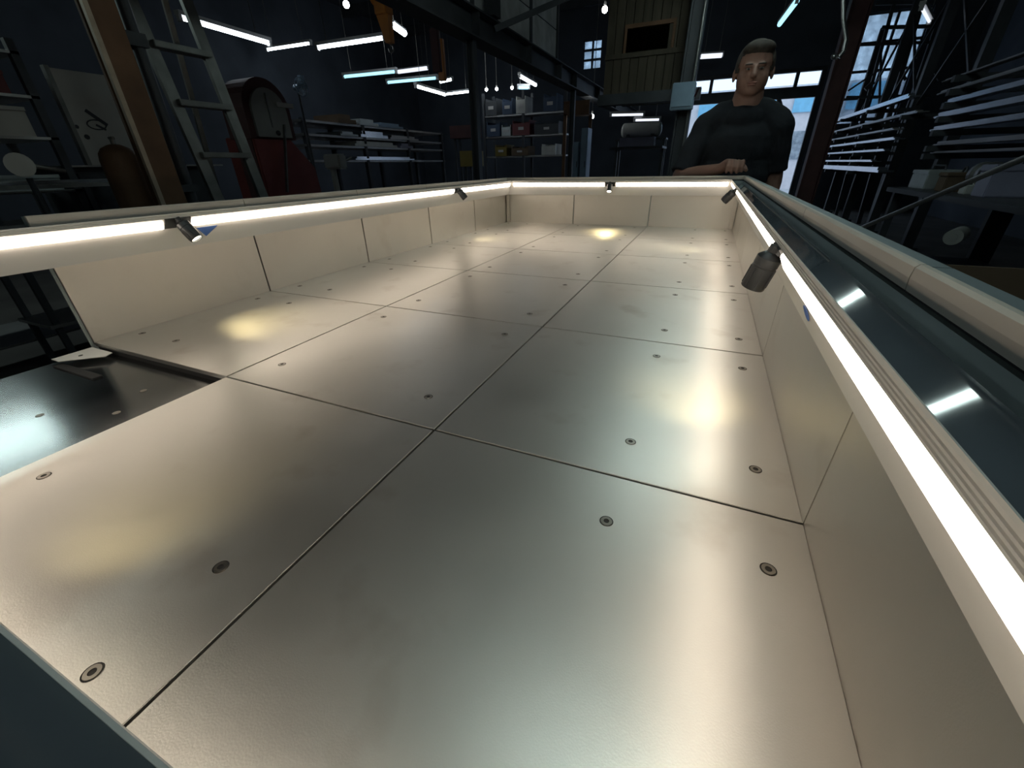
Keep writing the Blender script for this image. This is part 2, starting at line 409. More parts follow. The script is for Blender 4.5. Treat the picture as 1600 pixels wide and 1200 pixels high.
for s in 'RLBN':
    part('fascia', lambda b: sweep(b, s, FASC), M['fascia'], ROOT)
    part('led_channel', lambda b: sweep(b, s, CHAN), M['fascia'], ROOT)
    a0 = 0.0 if s == 'L' else None
    part('glass_trough', lambda b: sweep(b, s, TROU, a0), M['trough'], ROOT, label='dark glossy glass strip behind the rim')
    part('rail_base', lambda b: sweep(b, s, BASE, a0), M['teal'], ROOT)
    part('shadow_gap', lambda b: sweep(b, s, [(-0.006, 0.530), (-0.006, 0.540), (-0.02, 0.540), (-0.02, 0.530)], a0), M['gapblack'], ROOT)
    l0, l1 = LIM[s]
    for k in range(int(l0), int(l1)):
        if s == 'L' and k < 0: continue
        q0 = None if k == l0 else k+0.002; q1 = None if k+1 == l1 else k+1-0.002
        part('rail_strip', lambda b: sweep(b, s, STRIP, q0, q1), M['rail'], ROOT)
        part('rail_cap', lambda b: sweep(b, s, CAPP, q0, q1), M['cap'], ROOT)
    # outer apron
    part('apron', lambda b: sweep(b, s, [(-0.03, -0.16), (-0.03, 0.44), (-0.04, 0.44), (-0.04, -0.16)], a0), M['teal'], ROOT)
part('apron_sill', lambda b: box(b, (XL-0.04)*S, (XL-0.02)*S, YN*S, 0, TZ-0.16*S, TZ-0.06*S), M['teal'], ROOT)
part('corner_post', lambda b: box(b, (XL-0.04)*S, (XL-0.005)*S, (YN-0.04)*S, (YN+0.0)*S, TZ-0.1, TZ+0.44*S), M['teal'], ROOT)
for cx, cy in ((XL+0.03, YB-0.03), (XR-0.03, YB-0.03)):
    part('corner_strip', lambda b: box(b, (cx-0.018)*S, (cx+0.018)*S, (cy-0.018)*S, (cy+0.018)*S, TZ, TZ+PT*S), M['wall_steel'], ROOT, bevel=0.001)
# tab and slot left bare where the panel and plate are missing
part('bracket', lambda b: [poly_extrude(b, [Vector((x*S, y*S, TZ-0.0105)) for x, y in ((-3.0, -0.165), (-2.94, -0.165), (-2.80, -0.05), (-2.82, -0.012), (-3.0, -0.012))], [Vector((x*S, y*S, TZ-0.0088)) for x, y in ((-3.0, -0.165), (-2.94, -0.165), (-2.80, -0.05), (-2.82, -0.012), (-3.0, -0.012))])], M['fascia'], ROOT)
part('bolt', lambda b: tube(b, (-2.92*S, -0.09*S, TZ-0.0088), (-2.92*S, -0.09*S, TZ-0.0082), 0.004), M['socket'], ROOT)
part('slot_strip', lambda b: box(b, -2.96*S, -2.62*S, -0.185*S, -0.150*S, TZ+HOLE*S, TZ+HOLE*S+0.003), M['gapblack'], ROOT)
for sx, sy in ((-2.45, -0.42), (-2.3, -0.16), (-2.6, -0.7), (-2.2, -0.3)):
    part('chip_mark', lambda b: tube(b, (sx*S, sy*S, TZ+HOLE*S), (sx*S, sy*S, TZ+HOLE*S+0.0006), 0.006, seg=7), M['bolt'], ROOT)
# legs and understructure
for lx in (XL+0.15, XR-0.15):
    for ly in (YN+0.2, 2.0, YB-0.2):
        part('leg', lambda b: box(b, lx*S-0.04, lx*S+0.04, ly*S-0.04, ly*S+0.04, 0, TZ-0.075), M['darksteel'], ROOT, bevel=0.004)
# LED strips, interrupted at the spotlight mounts
GAPS = {'L': (0.52, 3.42), 'R': (0.50, 3.40), 'B': (-1.505,), 'N': (-1.5,)}
for s in 'LRBN':
    l0, l1 = LIM[s]; e = [l0+0.16] + [v for q in GAPS[s] for v in (q-0.075, q+0.075)] + [l1-0.16]
    for a, b2 in zip(e[::2], e[1::2]):
        part('led_strip', lambda b: sweep(b, s, LEDP, a, b2), M['led'], ROOT, label='glowing warm white LED strip')

# spotlights clipped into the rim
def spotlight(side, a, aim, label):
    J = sidept(side, 0.140, 0.508, a); T = P(*aim)
    v = (T - J).normalized(); LEN = 0.110*S; r = 0.0150
    t = thing('track_spotlight', label, 'spotlight', J, 'spotlights on the table rim')
    def mount(b):
        A = [sidept(side, d, z, a-0.065) for d, z in ((0.103, 0.476), (0.137, 0.522), (0.131, 0.527), (0.097, 0.479))]
        B = [sidept(side, d, z, a+0.065) for d, z in ((0.103, 0.476), (0.137, 0.522), (0.131, 0.527), (0.097, 0.479))]
        poly_extrude(b, A, B)
    part('mount', mount, M['spotblack'], t)
    K = sidept(side, 0.116, 0.506, a)
    part('arm', lambda b: (bar(b, K, J, 0.012, 0.008), tube(b, J - v*0.008, J + v*0.004, 0.007)), M['spotblack'], t)
    def body(b):
        n = 24; u, w = frame_of(v)
        prof = [(0, 0.006), (0.004, r*0.75), (0.008, r), (0.018, r), (0.0185, r*0.93), (0.020, r*0.93), (0.0205, r), (LEN-0.001, r), (LEN, r*0.96), (LEN, r*0.84), (LEN-0.006, r*0.80)]
        rings = [[b.verts.new(J + v*s_ + (u*math.cos(2*math.pi*i/n) + w*math.sin(2*math.pi*i/n))*rr) for i in range(n)] for s_, rr in prof]
        for A, B in zip(rings, rings[1:]):
            for i in range(n): b.faces.new((A[i], A[(i+1) % n], B[(i+1) % n], B[i]))
        b.faces.new(rings[0][::-1])
        for i in range(0, n, 3):   # cooling ribs along the barrel
            c = u*math.cos(2*math.pi*i/n) + w*math.sin(2*math.pi*i/n)
            bar(b, J + v*0.022 + c*r, J + v*(LEN-0.004) + c*r, 0.0016, 0.0016, c)
    part('housing', body, M['spotblack'], t, smooth=True)
    part('lens', lambda b: tube(b, J + v*(LEN-0.006), J + v*(LEN-0.004), r*0.80, seg=24), M['lens'], t)
    ld = bpy.data.lights.new('spot_beam', 'SPOT'); ld.energy = SPOT_W; ld.color = (1.0, 0.82, 0.42)
    ld.spot_size = R(70); ld.spot_blend = 1.0; ld.shadow_soft_size = 0.012
    lo = bpy.data.objects.new('spot_beam', ld); COL.objects.link(lo); lo.parent = t
    lo.location = v*(LEN+0.002); lo.rotation_euler = v.to_track_quat('-Z', 'Y').to_euler()
spotlight('L', 0.52, (-2.50, 0.62, 0), 'graphite spotlight beside the blue tape on the left rim')
spotlight('L', 3.42, (-2.50, 3.55, 0), 'tiny graphite spotlight near the far end of the left rim')
spotlight('B', -1.505, (-1.45, 4.50, 0), 'graphite spotlight in the middle of the far rim')
spotlight('R', 0.50, (-0.27, 0.56, 0), 'large dark graphite spotlight hanging from the right rim in front')
spotlight('R', 3.40, (-0.55, 3.50, 0), 'small dark spotlight by the far right corner below the hand')
spotlight('N', -1.5, (-1.5, -0.50, 0), 'spotlight under the near rim casting the nearest light pool')
# blue masking tape
def tapeL(b):
    n = [(0.072, 0.4110, 0.665), (0.0945, 0.4620, 0.615), (0.0945, 0.4620, 0.735)]
    A = [sidept('L', d+0.002, z, y) for d, z, y in n]; B = [sidept('L', d+0.0032, z, y) for d, z, y in n]; poly_extrude(b, A, B)
one('masking_tape', 'triangular scrap of blue tape behind the left rim spotlight', 'tape', tapeL, M['tape'])
def tapeR(b):
    pts = []
    for i in range(14):
        t = 2*math.pi*i/14; pts.append((0.079 + 0.0070*math.cos(t), 0.4243 + 0.0158*math.cos(t), 0.215 + 0.030*math.sin(t)))
    A = [sidept('R', d+0.002, z, y) for d, z, y in pts]; B = [sidept('R', d+0.0032, z, y) for d, z, y in pts]; poly_extrude(b, A, B)
one('masking_tape', 'round dab of blue tape below the right LED strip', 'tape', tapeR, M['tape'])

# ------------------------------------------------------------------ the man at the far corner
def evaluated(me, voxel, smooth_it):
    o = bpy.data.objects.new('tmp', me); COL.objects.link(o)
    rm = o.modifiers.new('r', 'REMESH'); rm.mode = 'VOXEL'; rm.voxel_size = voxel; rm.use_smooth_shade = True
    if smooth_it:
        sm = o.modifiers.new('s', 'SMOOTH'); sm.factor = 0.5; sm.iterations = smooth_it
    dg = bpy.context.evaluated_depsgraph_get(); dg.update()
    out = bpy.data.meshes.new_from_object(o.evaluated_get(dg)); bpy.data.objects.remove(o)
    for p in out.polygons: p.use_smooth = True
    return out
def limb(bm, pts, seg=14):
    """tapered chain: (x,y,z,r) joints with balls"""
    for a, b in zip(pts, pts[1:]): tube(bm, a[:3], b[:3], a[3], b[3], seg=seg)
    for a in pts: ball(bm, a[:3], a[3]*0.995, seg=seg, rings=8)
MX, MY = -0.055, 2.66
def man():
    t = thing('person', 'man in dark T-shirt standing at the far corner, hand on the rim', 'person', (MX, MY, 0))
    hx, hy = MX + 0.006, MY - 0.03
    HP = Vector((hx, hy, 1.622))
    sh, el, wr = Vector((MX-0.185, MY, 1.375)), Vector((MX-0.285, MY-0.10, 1.125)), Vector((MX-0.065, 2.39, 1.168))
    sh2, el2, wr2 = Vector((MX+0.190, MY, 1.37)), Vector((MX+0.240, MY+0.03, 1.09)), Vector((MX+0.215, MY-0.13, 0.88))
    b = bmesh.new()
    # legs, pelvis, torso, neck
    for s in (-1, 1):
        limb(b, [(MX+s*0.095, MY, 0.93, 0.092), (MX+s*0.105, MY-0.01, 0.50, 0.062), (MX+s*0.11, MY+0.01, 0.09, 0.042)])
        limb(b, [(MX+s*0.11, MY+0.03, 0.05, 0.042), (MX+s*0.125, MY-0.14, 0.035, 0.034)])
    ball(b, (MX, MY, 0.98), 0.165, 0.115, 0.13); ball(b, (MX, MY, 1.13), 0.155, 0.115, 0.17); ball(b, (MX, MY, 1.28), 0.175, 0.12, 0.17)
    limb(b, [(MX-0.16, MY+0.01, 1.395, 0.062), (MX, MY+0.01, 1.425, 0.070), (MX+0.16, MY+0.01, 1.395, 0.062)])
    limb(b, [(MX, MY+0.01, 1.40, 0.090), (hx, hy+0.015, 1.55, 0.073)])
    # head
    ball(b, HP + Vector((0, 0.018, 0.035)), 0.088, 0.100, 0.102); ball(b, HP + Vector((0, -0.02, -0.035)), 0.078, 0.074, 0.082)
    ball(b, HP + Vector((0, -0.050, -0.085)), 0.046, 0.034, 0.028)      # chin
    limb(b, [(*(HP + Vector((0, -0.088, 0.012))), 0.011), (*(HP + Vector((0, -0.109, -0.026))), 0.0155)])   # nose
    for s in (-1, 1):
        ball(b, HP + Vector((s*0.030, -0.074, 0.024)), 0.026, 0.014, 0.011)      # brow
        ball(b, HP + Vector((s*0.040, -0.058, -0.028)), 0.024, 0.022, 0.024)     # cheek
        ball(b, HP + Vector((s*0.092, 0.012, -0.005)), 0.010, 0.020, 0.033)      # ear
    # arms
    limb(b, [(*sh, 0.056), (*el, 0.042), (*((el+wr)/2), 0.039), (*wr, 0.027)])
    limb(b, [(*sh2, 0.056), (*el2, 0.042), (*((el2+wr2)/2), 0.038), (*wr2, 0.027)])
    # hand resting on the corner rim: palm, four fingers hooked over the rail, thumb to the side
    top = 0.582*S + TZ
    pc = Vector((MX-0.006, 2.350, top+0.050))
    limb(b, [(*wr, 0.028), (*(pc + Vector((-0.030, 0.014, 0.002))), 0.029), (*pc, 0.028)])
    for k, (dx, ln) in enumerate(((-0.036, 0.90), (-0.012, 1.0), (0.012, 0.97), (0.035, 0.80))):
        base = pc + Vector((dx+0.006, -0.010, 0.012))
        k1 = base + Vector((0.001, -0.036*ln, 0.004)); k2 = k1 + Vector((0, -0.022*ln, -0.028)); k3 = k2 + Vector((0, 0.002, -0.024*ln))
        limb(b, [(*base, 0.0118), (*k1, 0.0110), (*k2, 0.0098), (*k3, 0.0085)], seg=10)
    limb(b, [(*(pc + Vector((0.024, 0.004, -0.004))), 0.0140), (*(pc + Vector((0.054, -0.016, -0.012))), 0.0120), (*(pc + Vector((0.064, -0.040, -0.026))), 0.0100)], seg=10)
    # the other hand hanging
    d = Vector((-0.01, -0.03, -0.09)).normalized(); pc2 = wr2 + d*0.05
    limb(b, [(*wr2, 0.027), (*pc2, 0.027), (*(pc2 + d*0.03), 0.026)])
    for k, (dy, ln) in enumerate(((-0.028, 0.9), (-0.009, 1.0), (0.010, 0.95), (0.027, 0.78))):
        q = pc2 + d*0.04 + Vector((0, dy, 0)); q1 = q + d*0.036*ln; q2 = q1 + (d + Vector((-0.5, 0, 0))).normalized()*0.026*ln; q3 = q2 + (d + Vector((-0.9, 0, 0))).normalized()*0.02*ln
        limb(b, [(*q, 0.0105), (*q1, 0.0098), (*q2, 0.0088), (*q3, 0.0075)], seg=10)
    q = pc2 + Vector((-0.012, -0.028, 0)); limb(b, [(*q, 0.0125), (*(q + Vector((-0.012, -0.022, -0.028))), 0.0108), (*(q + Vector((-0.016, -0.028, -0.055))), 0.009)], seg=10)
    me0 = mesh_of('body_src', b, M['skin'], origin=(MX, MY, 0)); bod = evaluated(me0, 0.006, 3); bod.materials.clear(); bod.materials.append(M['skin'])
    link('body', bod, t)
    # T-shirt
    b = bmesh.new()
    ball(b, (MX, MY, 1.00), 0.198, 0.140, 0.12); ball(b, (MX, MY, 1.13), 0.205, 0.140, 0.20); ball(b, (MX, MY, 1.27), 0.196, 0.138, 0.175)
    for q in (-1, 1): limb(b, [(MX+q*0.04, MY+0.012, 1.452, 0.072), (MX+q*0.10, MY+0.01, 1.432, 0.078), (MX+q*0.175, MY+0.005, 1.385, 0.080)])
    ball(b, (MX, MY-0.028, 1.405), 0.115, 0.088, 0.082)
    m1 = sh.lerp(el, 0.92); m2 = sh2.lerp(el2, 0.80)
    limb(b, [(*sh, 0.076), (*sh.lerp(el, 0.5), 0.070)]); tube(b, sh.lerp(el, 0.5), m1, 0.070, 0.066, 16)
    limb(b, [(*sh2, 0.076), (*sh2.lerp(el2, 0.5), 0.070)]); tube(b, sh2.lerp(el2, 0.5), m2, 0.070, 0.066, 16)
    me0 = mesh_of('shirt_src', b, M['shirt'], origin=(MX, MY, 0)); s = evaluated(me0, 0.008, 3)
    for v in s.vertices:                                  # cloth folds
        f = math.sin(v.co.z*38 + v.co.x*22)*math.sin(v.co.x*31 - v.co.z*14)
        v.co += v.normal * (0.004*f)
    s.materials.clear(); s.materials.append(M['shirt']); link('t_shirt', s, t)
    # trousers, boots
    b = bmesh.new(); ball(b, (MX, MY, 0.95), 0.178, 0.128, 0.12)
    for q in (-1, 1): limb(b, [(MX+q*0.095, MY, 0.90, 0.105), (MX+q*0.105, MY-0.01, 0.50, 0.078), (MX+q*0.11, MY+0.01, 0.12, 0.066)])
    me0 = mesh_of('trouser_src', b, M['jeans'], origin=(MX, MY, 0)); s = evaluated(me0, 0.01, 3); s.materials.clear(); s.materials.append(M['jeans']); link('trousers', s, t)
    for q in (-1, 1):
        b = bmesh.new(); ball(b, (MX+q*0.11, MY+0.03, 0.07), 0.058, 0.065, 0.07); limb(b, [(MX+q*0.11, MY+0.03, 0.052, 0.052), (MX+q*0.125, MY-0.15, 0.045, 0.045)])
        me0 = mesh_of('boot_src', b, M['boot'], origin=(MX, MY, 0)); s = evaluated(me0, 0.009, 2); s.materials.clear(); s.materials.append(M['boot']); link('boot', s, t)
    # hair: short cap, higher at the crown, open at the face
    b = bmesh.new()
    ball(b, HP + Vector((0, 0.030, 0.052)), 0.094, 0.102, 0.098); ball(b, HP + Vector((0.004, -0.018, 0.098)), 0.078, 0.070, 0.038)
    for q in (-1, 1): ball(b, HP + Vector((q*0.078, 0.015, 0.03)), 0.018, 0.048, 0.055)
    for k in range(40):
        a = random.uniform(0, 2*math.pi); rr = random.uniform(0, 0.06)
        ball(b, HP + Vector((rr*math.cos(a), 0.02 + rr*math.sin(a)*1.1, 0.128 + random.uniform(-0.008, 0.006) - rr*0.5)), 0.016, 0.022, 0.010, 8, 6)
    me0 = mesh_of('hair_src', b, M['hair'], origin=(MX, MY, 0)); s = evaluated(me0, 0.005, 1)
    bmx = bmesh.new(); bmx.from_mesh(s); c0 = HP - Vector((MX, MY, 0))
    kill = []
    for f in bmx.faces:
        c = f.calc_center_median() - c0
        if c.y < -0.030 and c.z < 0.072: kill.append(f)
        elif c.z < (0.0 if c.y < 0.03 else -0.05): kill.append(f)
    bmesh.ops.delete(bmx, geom=kill, context='FACES'); bmx.to_mesh(s); bmx.free()
    s.materials.clear(); s.materials.append(M['hair']); link('hair', s, t)
    for q in (-1, 1):
        ey = part('eye', lambda b: ball(b, HP + Vector((q*0.031, -0.0825, 0.006)), 0.011, 0.008, 0.0045), M['eye'], t, smooth=True)
        part('iris', lambda b: ball(b, HP + Vector((q*0.031, -0.0895, 0.005)), 0.0052, 0.003, 0.0052), M['iris'], ey, smooth=True)
        part('eyebrow', lambda b: ball(b, HP + Vector((q*0.031, -0.085, 0.026)), 0.019, 0.006, 0.0035), M['hair'], t, smooth=True)
    part('mouth', lambda b: (ball(b, HP + Vector((0, -0.0900, -0.054)), 0.024, 0.007, 0.0045), ball(b, HP + Vector((0, -0.0895, -0.063)), 0.020, 0.008, 0.0055)), M['lip'], t, smooth=True)
man()
#BACKGROUND
# ------------------------------------------------------------------ lamps of the workshop and two added fill tubes
def tube_light(p0, p1, label, kind='tubecool', r=0.019, hang=True):
    p0, p1 = Vector(p0), Vector(p1); mid = (p0+p1)/2; d = (p1-p0).normalized()
    t = thing('fluorescent_light', label, 'light', mid, 'fluorescent lights of the workshop')
    part('tube', lambda b: tube(b, p0, p1, r, seg=10), M[kind], t)
    up = Vector((0, 0, 0.045))
    part('fixture', lambda b: bar(b, p0 - d*0.03 + up, p1 + d*0.03 + up, 0.07, 0.04), M['fixture'], t)
    for s in (p0, p1):
        part('end_cap', lambda b: bar(b, s + (mid-s).normalized()*0.01, s + (s-mid).normalized()*0.03, 0.045, 0.06), M['fixture'], t)
    for f in (0.15, 0.85):
        q = p0.lerp(p1, f); part('hanger', lambda b: tube(b, q + Vector((0,0,0.06)), (q.x, q.y, ZC), 0.004, seg=5), M['chain'], t)
def tube_px(a, b2, z, label, kind='tubecool', r=0.019): tube_light(at(*a, 'z', z), at(*b2, 'z', z), label, kind, r)
tube_px((282, 28), (420, 68), 2.73, 'long white fluorescent tube passing behind the ladder top')
tube_px((418, 78), (485, 68), 3.51, 'short white fluorescent tube touching the end of the ladder-side tube')
tube_px((497, 75), (600, 60), 2.83, 'bright white fluorescent tube left of the orange hoist')
tube_px((613, 38), (632, 52), 3.40, 'stubby thick white light just right of the orange hoist', r=0.05)
tube_px((538, 120), (618, 112), 2.85, 'upper cyan-tinted fluorescent tube over the sheet racks', 'tubecyan', 0.024)
tube_px((622, 112), (668, 106), 3.60, 'dim greyish fluorescent fitting above the cyan tubes', 'tubedim', 0.05)
tube_px((606, 129), (682, 122), 2.87, 'lower cyan-tinted fluorescent tube over the sheet racks', 'tubecyan', 0.024)
tube_px((650, 135), (695, 148), 2.61, 'white fluorescent tube slanting down to the right below the cyan tubes', r=0.022)
tube_px((692, 148), (735, 143), 3.00, 'white fluorescent tube left of the slim post, rightmost of its row', r=0.022)
tube_px((688, 128), (706, 124), 3.20, 'tiny distant white light above the racks', r=0.03)
tube_px((812, 119), (837, 133), 2.85, 'bright white tube under the long steel beam', r=0.03)
tube_px((810, 137), (826, 137), 2.75, 'small green-white light below the tube under the beam', 'tubecyan', 0.03)
tube_px((1218, 38), (1245, 2), 3.23, 'pale slanting ceiling tube above the man', 'tubecyan', 0.035)
tube_px((955, 180), (1005, 179), 2.15, 'low white tube under the plank-clad box, left one', 'tubedim', 0.022)
tube_px((992, 188), (1030, 187), 2.05, 'low white tube just above the pale tank', 'tubedim', 0.022)
tube_px((1095, 88), (1128, 86), 3.30, 'dim white ceiling light left of the head of the man', 'tubedim', 0.05)
tube_light((-0.55, 2.43, 2.83), (0.65, 2.43, 2.83), 'tube over the table, reflected as the near streak in the right glass', 'tubeover', 0.017)
tube_light((-0.55, 4.60, 2.83), (0.65, 4.60, 2.83), 'tube over the table, reflected as the far streak in the right glass', 'tubeover', 0.017)
tube_light((-0.55, 0.26, 2.83), (0.65, 0.26, 2.83), 'added fill tube over the near half of the table', 'tubeover', 0.017)  # unseen tube added to brighten the upward faces of the rim
tube_light((-0.55, -1.91, 2.83), (0.65, -1.91, 2.83), 'added fill tube out of view beyond the near rim', 'tubeover', 0.017)  # another unseen tube, added for more overhead light on the table
tube_light((-6.2, -0.3, 2.8), (-6.0, 0.9, 2.8), 'fluorescent tube reflected in the bare deck at left', 'tubeover', 0.03)
def bulb(px, py, z, label, r=0.05):
    c = at(px, py, 'z', z); t = thing('pendant_lamp', label, 'lamp', c, 'pendant lamps')
    part('bulb', lambda b: ball(b, c, r), M['bulb'], t, smooth=True)
    part('socket', lambda b: tube(b, c + Vector((0,0,r*0.8)), c + Vector((0,0,r*2.2)), r*0.5, r*0.4), M['fixture'], t)
    part('cord', lambda b: tube(b, c + Vector((0,0,r*2.2)), (c.x, c.y, ZC), 0.006, seg=5), M['chain'], t)
bulb(945, 15, 3.6, 'bright round lamp left of the plank-clad box')
bulb(541, 7, 3.6, 'bright round lamp high above the tube row')
bulb(925, 182, 2.0, 'small glowing lamp beside the narrow blue lockers', 0.04)
for (px, py, z, w) in ((760, 140, 2.6, 'leftmost'), (776, 139, 2.6, 'middle'), (800, 137, 2.6, 'rightmost')):
    bulb(px, py, z, 'tiny lamp under the steel beam, %s of the row of three' % w, 0.03)

# ------------------------------------------------------------------ left side: columns, ladder, bench
def i_column(x0, x1, y0, y1, z0, z1, tf=0.018, tw=0.012):
    """I section, flanges facing x, web along x"""
    def f(b):
        box(b, x0, x0+tf, y0, y1, z0, z1); box(b, x1-tf, x1, y0, y1, z0, z1)
        yc = (y0+y1)/2; box(b, x0+tf, x1-tf, yc-tw/2, yc+tw/2, z0, z1)
    return f
t = thing('steel_column', 'rusty brown steel column beside the ladder', 'column', (-3.04, 1.18, 0))
part('shaft', i_column(-3.08, -2.98, 1.12, 1.24, 0, ZC), M['rust'], t)
part('lit_edge', lambda b: box(b, -2.995, -2.972, 1.095, 1.118, 0, ZC), M['rust_lit'], t, label='lit flange edge painted pale')  # light on the flange edge, put in as a pale strip
part('base_plate', lambda b: box(b, -3.12, -2.94, 1.08, 1.28, 0, 0.02), M['rust'], t)
t = thing('conduit', 'dark double conduit running up next to the rusty column', 'pipe', (-3.1, 1.31, 0))
for k, y in enumerate((1.285, 1.345)):
    part('pipe', lambda b: tube(b, (-3.1, y, 0), (-3.1, y, ZC), 0.009 if k == 0 else 0.03), M['stockdull'] if k == 0 else M['darksteel'], t, smooth=True)
part('clamp', lambda b: box(b, -3.14, -3.06, 1.27, 1.38, 1.80, 1.86), M['darksteel'], t)
part('clamp', lambda b: box(b, -3.14, -3.06, 1.27, 1.38, 1.10, 1.14), M['darksteel'], t)

t = thing('step_ladder', 'aluminium step ladder standing behind the left rim', 'ladder', (-3.4, 1.8, 0))
LT, LB = 2.75, 0.0
def rail_y(side, z):
    return (1.60 + (1.75-1.60)*(2.1-z)/2.1 - 0.045) if side < 0 else (1.90 + (2.06-1.90)*(2.1-z)/2.1)
def lx(z): return -3.30 + (z-1.1)*(-0.08)
for s in (-1, 1):
    part('rail', lambda b: bar(b, (lx(LB), rail_y(s, LB), LB), (lx(LT), rail_y(s, LT), LT), 0.07, 0.028, up=(1,0,0)), M['alu'], t)
for z in (0.32, 0.62, 0.91, 1.31, 1.60, 1.89, 2.19, 2.49):
    part('step', lambda b: box(b, lx(z)-0.05, lx(z)+0.05, rail_y(-1, z), rail_y(1, z), z-0.02, z+0.012), M['alu'], t, bevel=0.003)
for s in (-1, 1):
    part('rear_leg', lambda b: bar(b, (-4.05, rail_y(s, 0)+0.02*s, 0), (lx(LT)-0.04, rail_y(s, LT), LT), 0.03, 0.045), M['alu'], t)
part('rear_brace', lambda b: bar(b, (-3.84, rail_y(-1, 0.9), 0.95), (-3.84, rail_y(1, 0.9), 0.95), 0.02, 0.03), M['alu'], t)
part('top_cap', lambda b: box(b, lx(LT)-0.12, lx(LT)+0.08, rail_y(-1, LT)-0.03, rail_y(1, LT)+0.03, LT, LT+0.05), M['alu'], t, bevel=0.005)

# white printed board leaning on the left storage
t = thing('display_board', 'off-white board with dark print behind the rusty column', 'board', (-4.2, 1.75, 1.24))
p_tl, p_bl = at(75, 105, 'x', -4.2), at(130, 258, 'x', -4.2)
ya, yb2, za, zb = p_tl.y, p_tl.y + 0.62, p_bl.z, p_tl.z
part('panel', lambda b: box(b, -4.23, -4.2, ya, yb2, za, zb), M['white'], t, bevel=0.003)
part('edge_trim', lambda b: box(b, -4.235, -4.19, ya-0.025, ya, za-0.01, zb+0.01), M['alu'], t)
for (px0, py0, px1, py1, w) in ((133, 172, 168, 196, 0.022), (150, 195, 166, 203, 0.014)):
    part('printed_stroke', lambda b: bar(b, at(px0, py0, 'x', -4.198), at(px1, py1, 'x', -4.198), 0.003, w), M['ink'], t)
def loop(b):
    c = at(151, 195, 'x', -4.198); n = 16; rings = []
    for i in range(n):
        a = 2*math.pi*i/n
        rings.append([b.verts.new(c + Vector((dx, (0.05+e)*math.cos(a), (0.025+e)*math.sin(a)))) for dx, e in ((-0.001, 0), (-0.001, 0.008), (0.001, 0.008), (0.001, 0))])
    for i in range(n):
        A, B = rings[i], rings[(i+1) % n]
        for k in range(4): b.faces.new((A[k], A[(k+1) % 4], B[(k+1) % 4], B[k]))
part('printed_loop', loop, M['ink'], t)
for px, py, r in ((120, 198, 0.012), (136, 214, 0.016)):
    c = at(px, py, 'x', -4.2); part('printed_dot', lambda b: tube(b, c, c + Vector((0.002, 0, 0)), r, seg=9), M['ink'], t)
t = thing('board_shelf', 'dark storage cupboard carrying the off-white board', 'cupboard', (-4.5, 1.8, 0))
part('carcass', lambda b: box(b, -4.75, -4.24, 1.28, 2.3, 0, za-0.012), M['darksteel'], t, bevel=0.01)
part('door', lambda b: box(b, -4.24, -4.22, 1.31, 1.78, 0.1, za-0.05), M['darksteel'], t)
part('door', lambda b: box(b, -4.24, -4.22, 1.80, 2.27, 0.1, za-0.05), M['darksteel'], t)
part('worktop', lambda b: box(b, -4.78, -4.16, 1.25, 2.33, za-0.012, za-0.002), M['stockdull'], t)

# gas cylinder
c = at(193, 262, 'x', -3.25); 
t = thing('gas_cylinder', 'dark brown gas cylinder with domed top before the board', 'gas cylinder', (c.x, c.y, 0))
zt = at(193, 226, 'x', -3.25).z
def cyl(b):
    n = 24; prof = [(0.0, 0.085), (0.02, 0.092), (zt-0.08, 0.092), (zt-0.045, 0.085), (zt-0.02, 0.066), (zt-0.005, 0.036), (zt, 0.02)]
    rings = [[b.verts.new((c.x + r*math.cos(2*math.pi*i/n), c.y + r*math.sin(2*math.pi*i/n), z)) for i in range(n)] for z, r in prof]
    for A, B in zip(rings, rings[1:]):
        for i in range(n): b.faces.new((A[i], A[(i+1) % n], B[(i+1) % n], B[i]))
    b.faces.new(rings[0][::-1]); b.faces.new(rings[-1])
part('bottle', cyl, M['rust'], t, smooth=True)
part('valve', lambda b: (tube(b, (c.x, c.y, zt), (c.x, c.y, zt+0.03), 0.012), tube(b, (c.x-0.02, c.y, zt+0.03), (c.x+0.02, c.y, zt+0.03), 0.008)), M['chain'], t)

# shelving with odds and ends at the far left
t = thing('storage_rack', 'dim steel storage rack at the left edge', 'shelf', (-4.4, 0.75, 0))
for y in (0.25, 1.22):
    for x in (-4.7, -4.1): part('post', lambda b: box(b, x-0.02, x+0.02, y-0.02, y+0.02, 0, 1.92), M['darksteel'], t)
SHZ = (0.25, 0.75, 1.12, 1.42, 1.64, 1.86)
for z in SHZ: part('shelf', lambda b: box(b, -4.72, -4.08, 0.23, 1.24, z-0.015, z), M['stockdull'], t)
items = [('tool_case', 0.86, 1.16, 1.42, 0.16, 'white', 'pale tool case on the left storage rack', 'case'),
         ('parts_bin', 0.92, 1.14, 1.64, 0.12, 'bin_red', 'dull red parts bin on the shelf above the pale tool case', 'bin'),
         ('metal_tray', 0.84, 1.17, 1.12, 0.09, 'sheet', 'shallow metal tray on the rack below the pale tool case', 'tray')]
for (nm, y0, y1, z, h, mk, lab, cat) in items:
    t = thing(nm, lab, cat, (-4.35, (y0+y1)/2, z))
    def tray(b):
        w = 0.012; xa, xb = -4.62, -4.14
        box(b, xa, xb, y0, y1, z, z+w); box(b, xa, xa+w, y0, y1, z+w, z+h); box(b, xb-w, xb, y0, y1, z+w, z+h)
        box(b, xa+w, xb-w, y0, y0+w, z+w, z+h); box(b, xa+w, xb-w, y1-w, y1, z+w, z+h)
    part('body', tray, M[mk], t)
    part('lip', lambda b: (box(b, -4.14, -4.125, y0, y1, z+h-0.02, z+h)), M[mk], t)
c = at(35, 258, 'x', -3.45)
t = thing('work_lamp', 'round pale work lamp head low at the left edge', 'lamp', (c.x, c.y, 0))
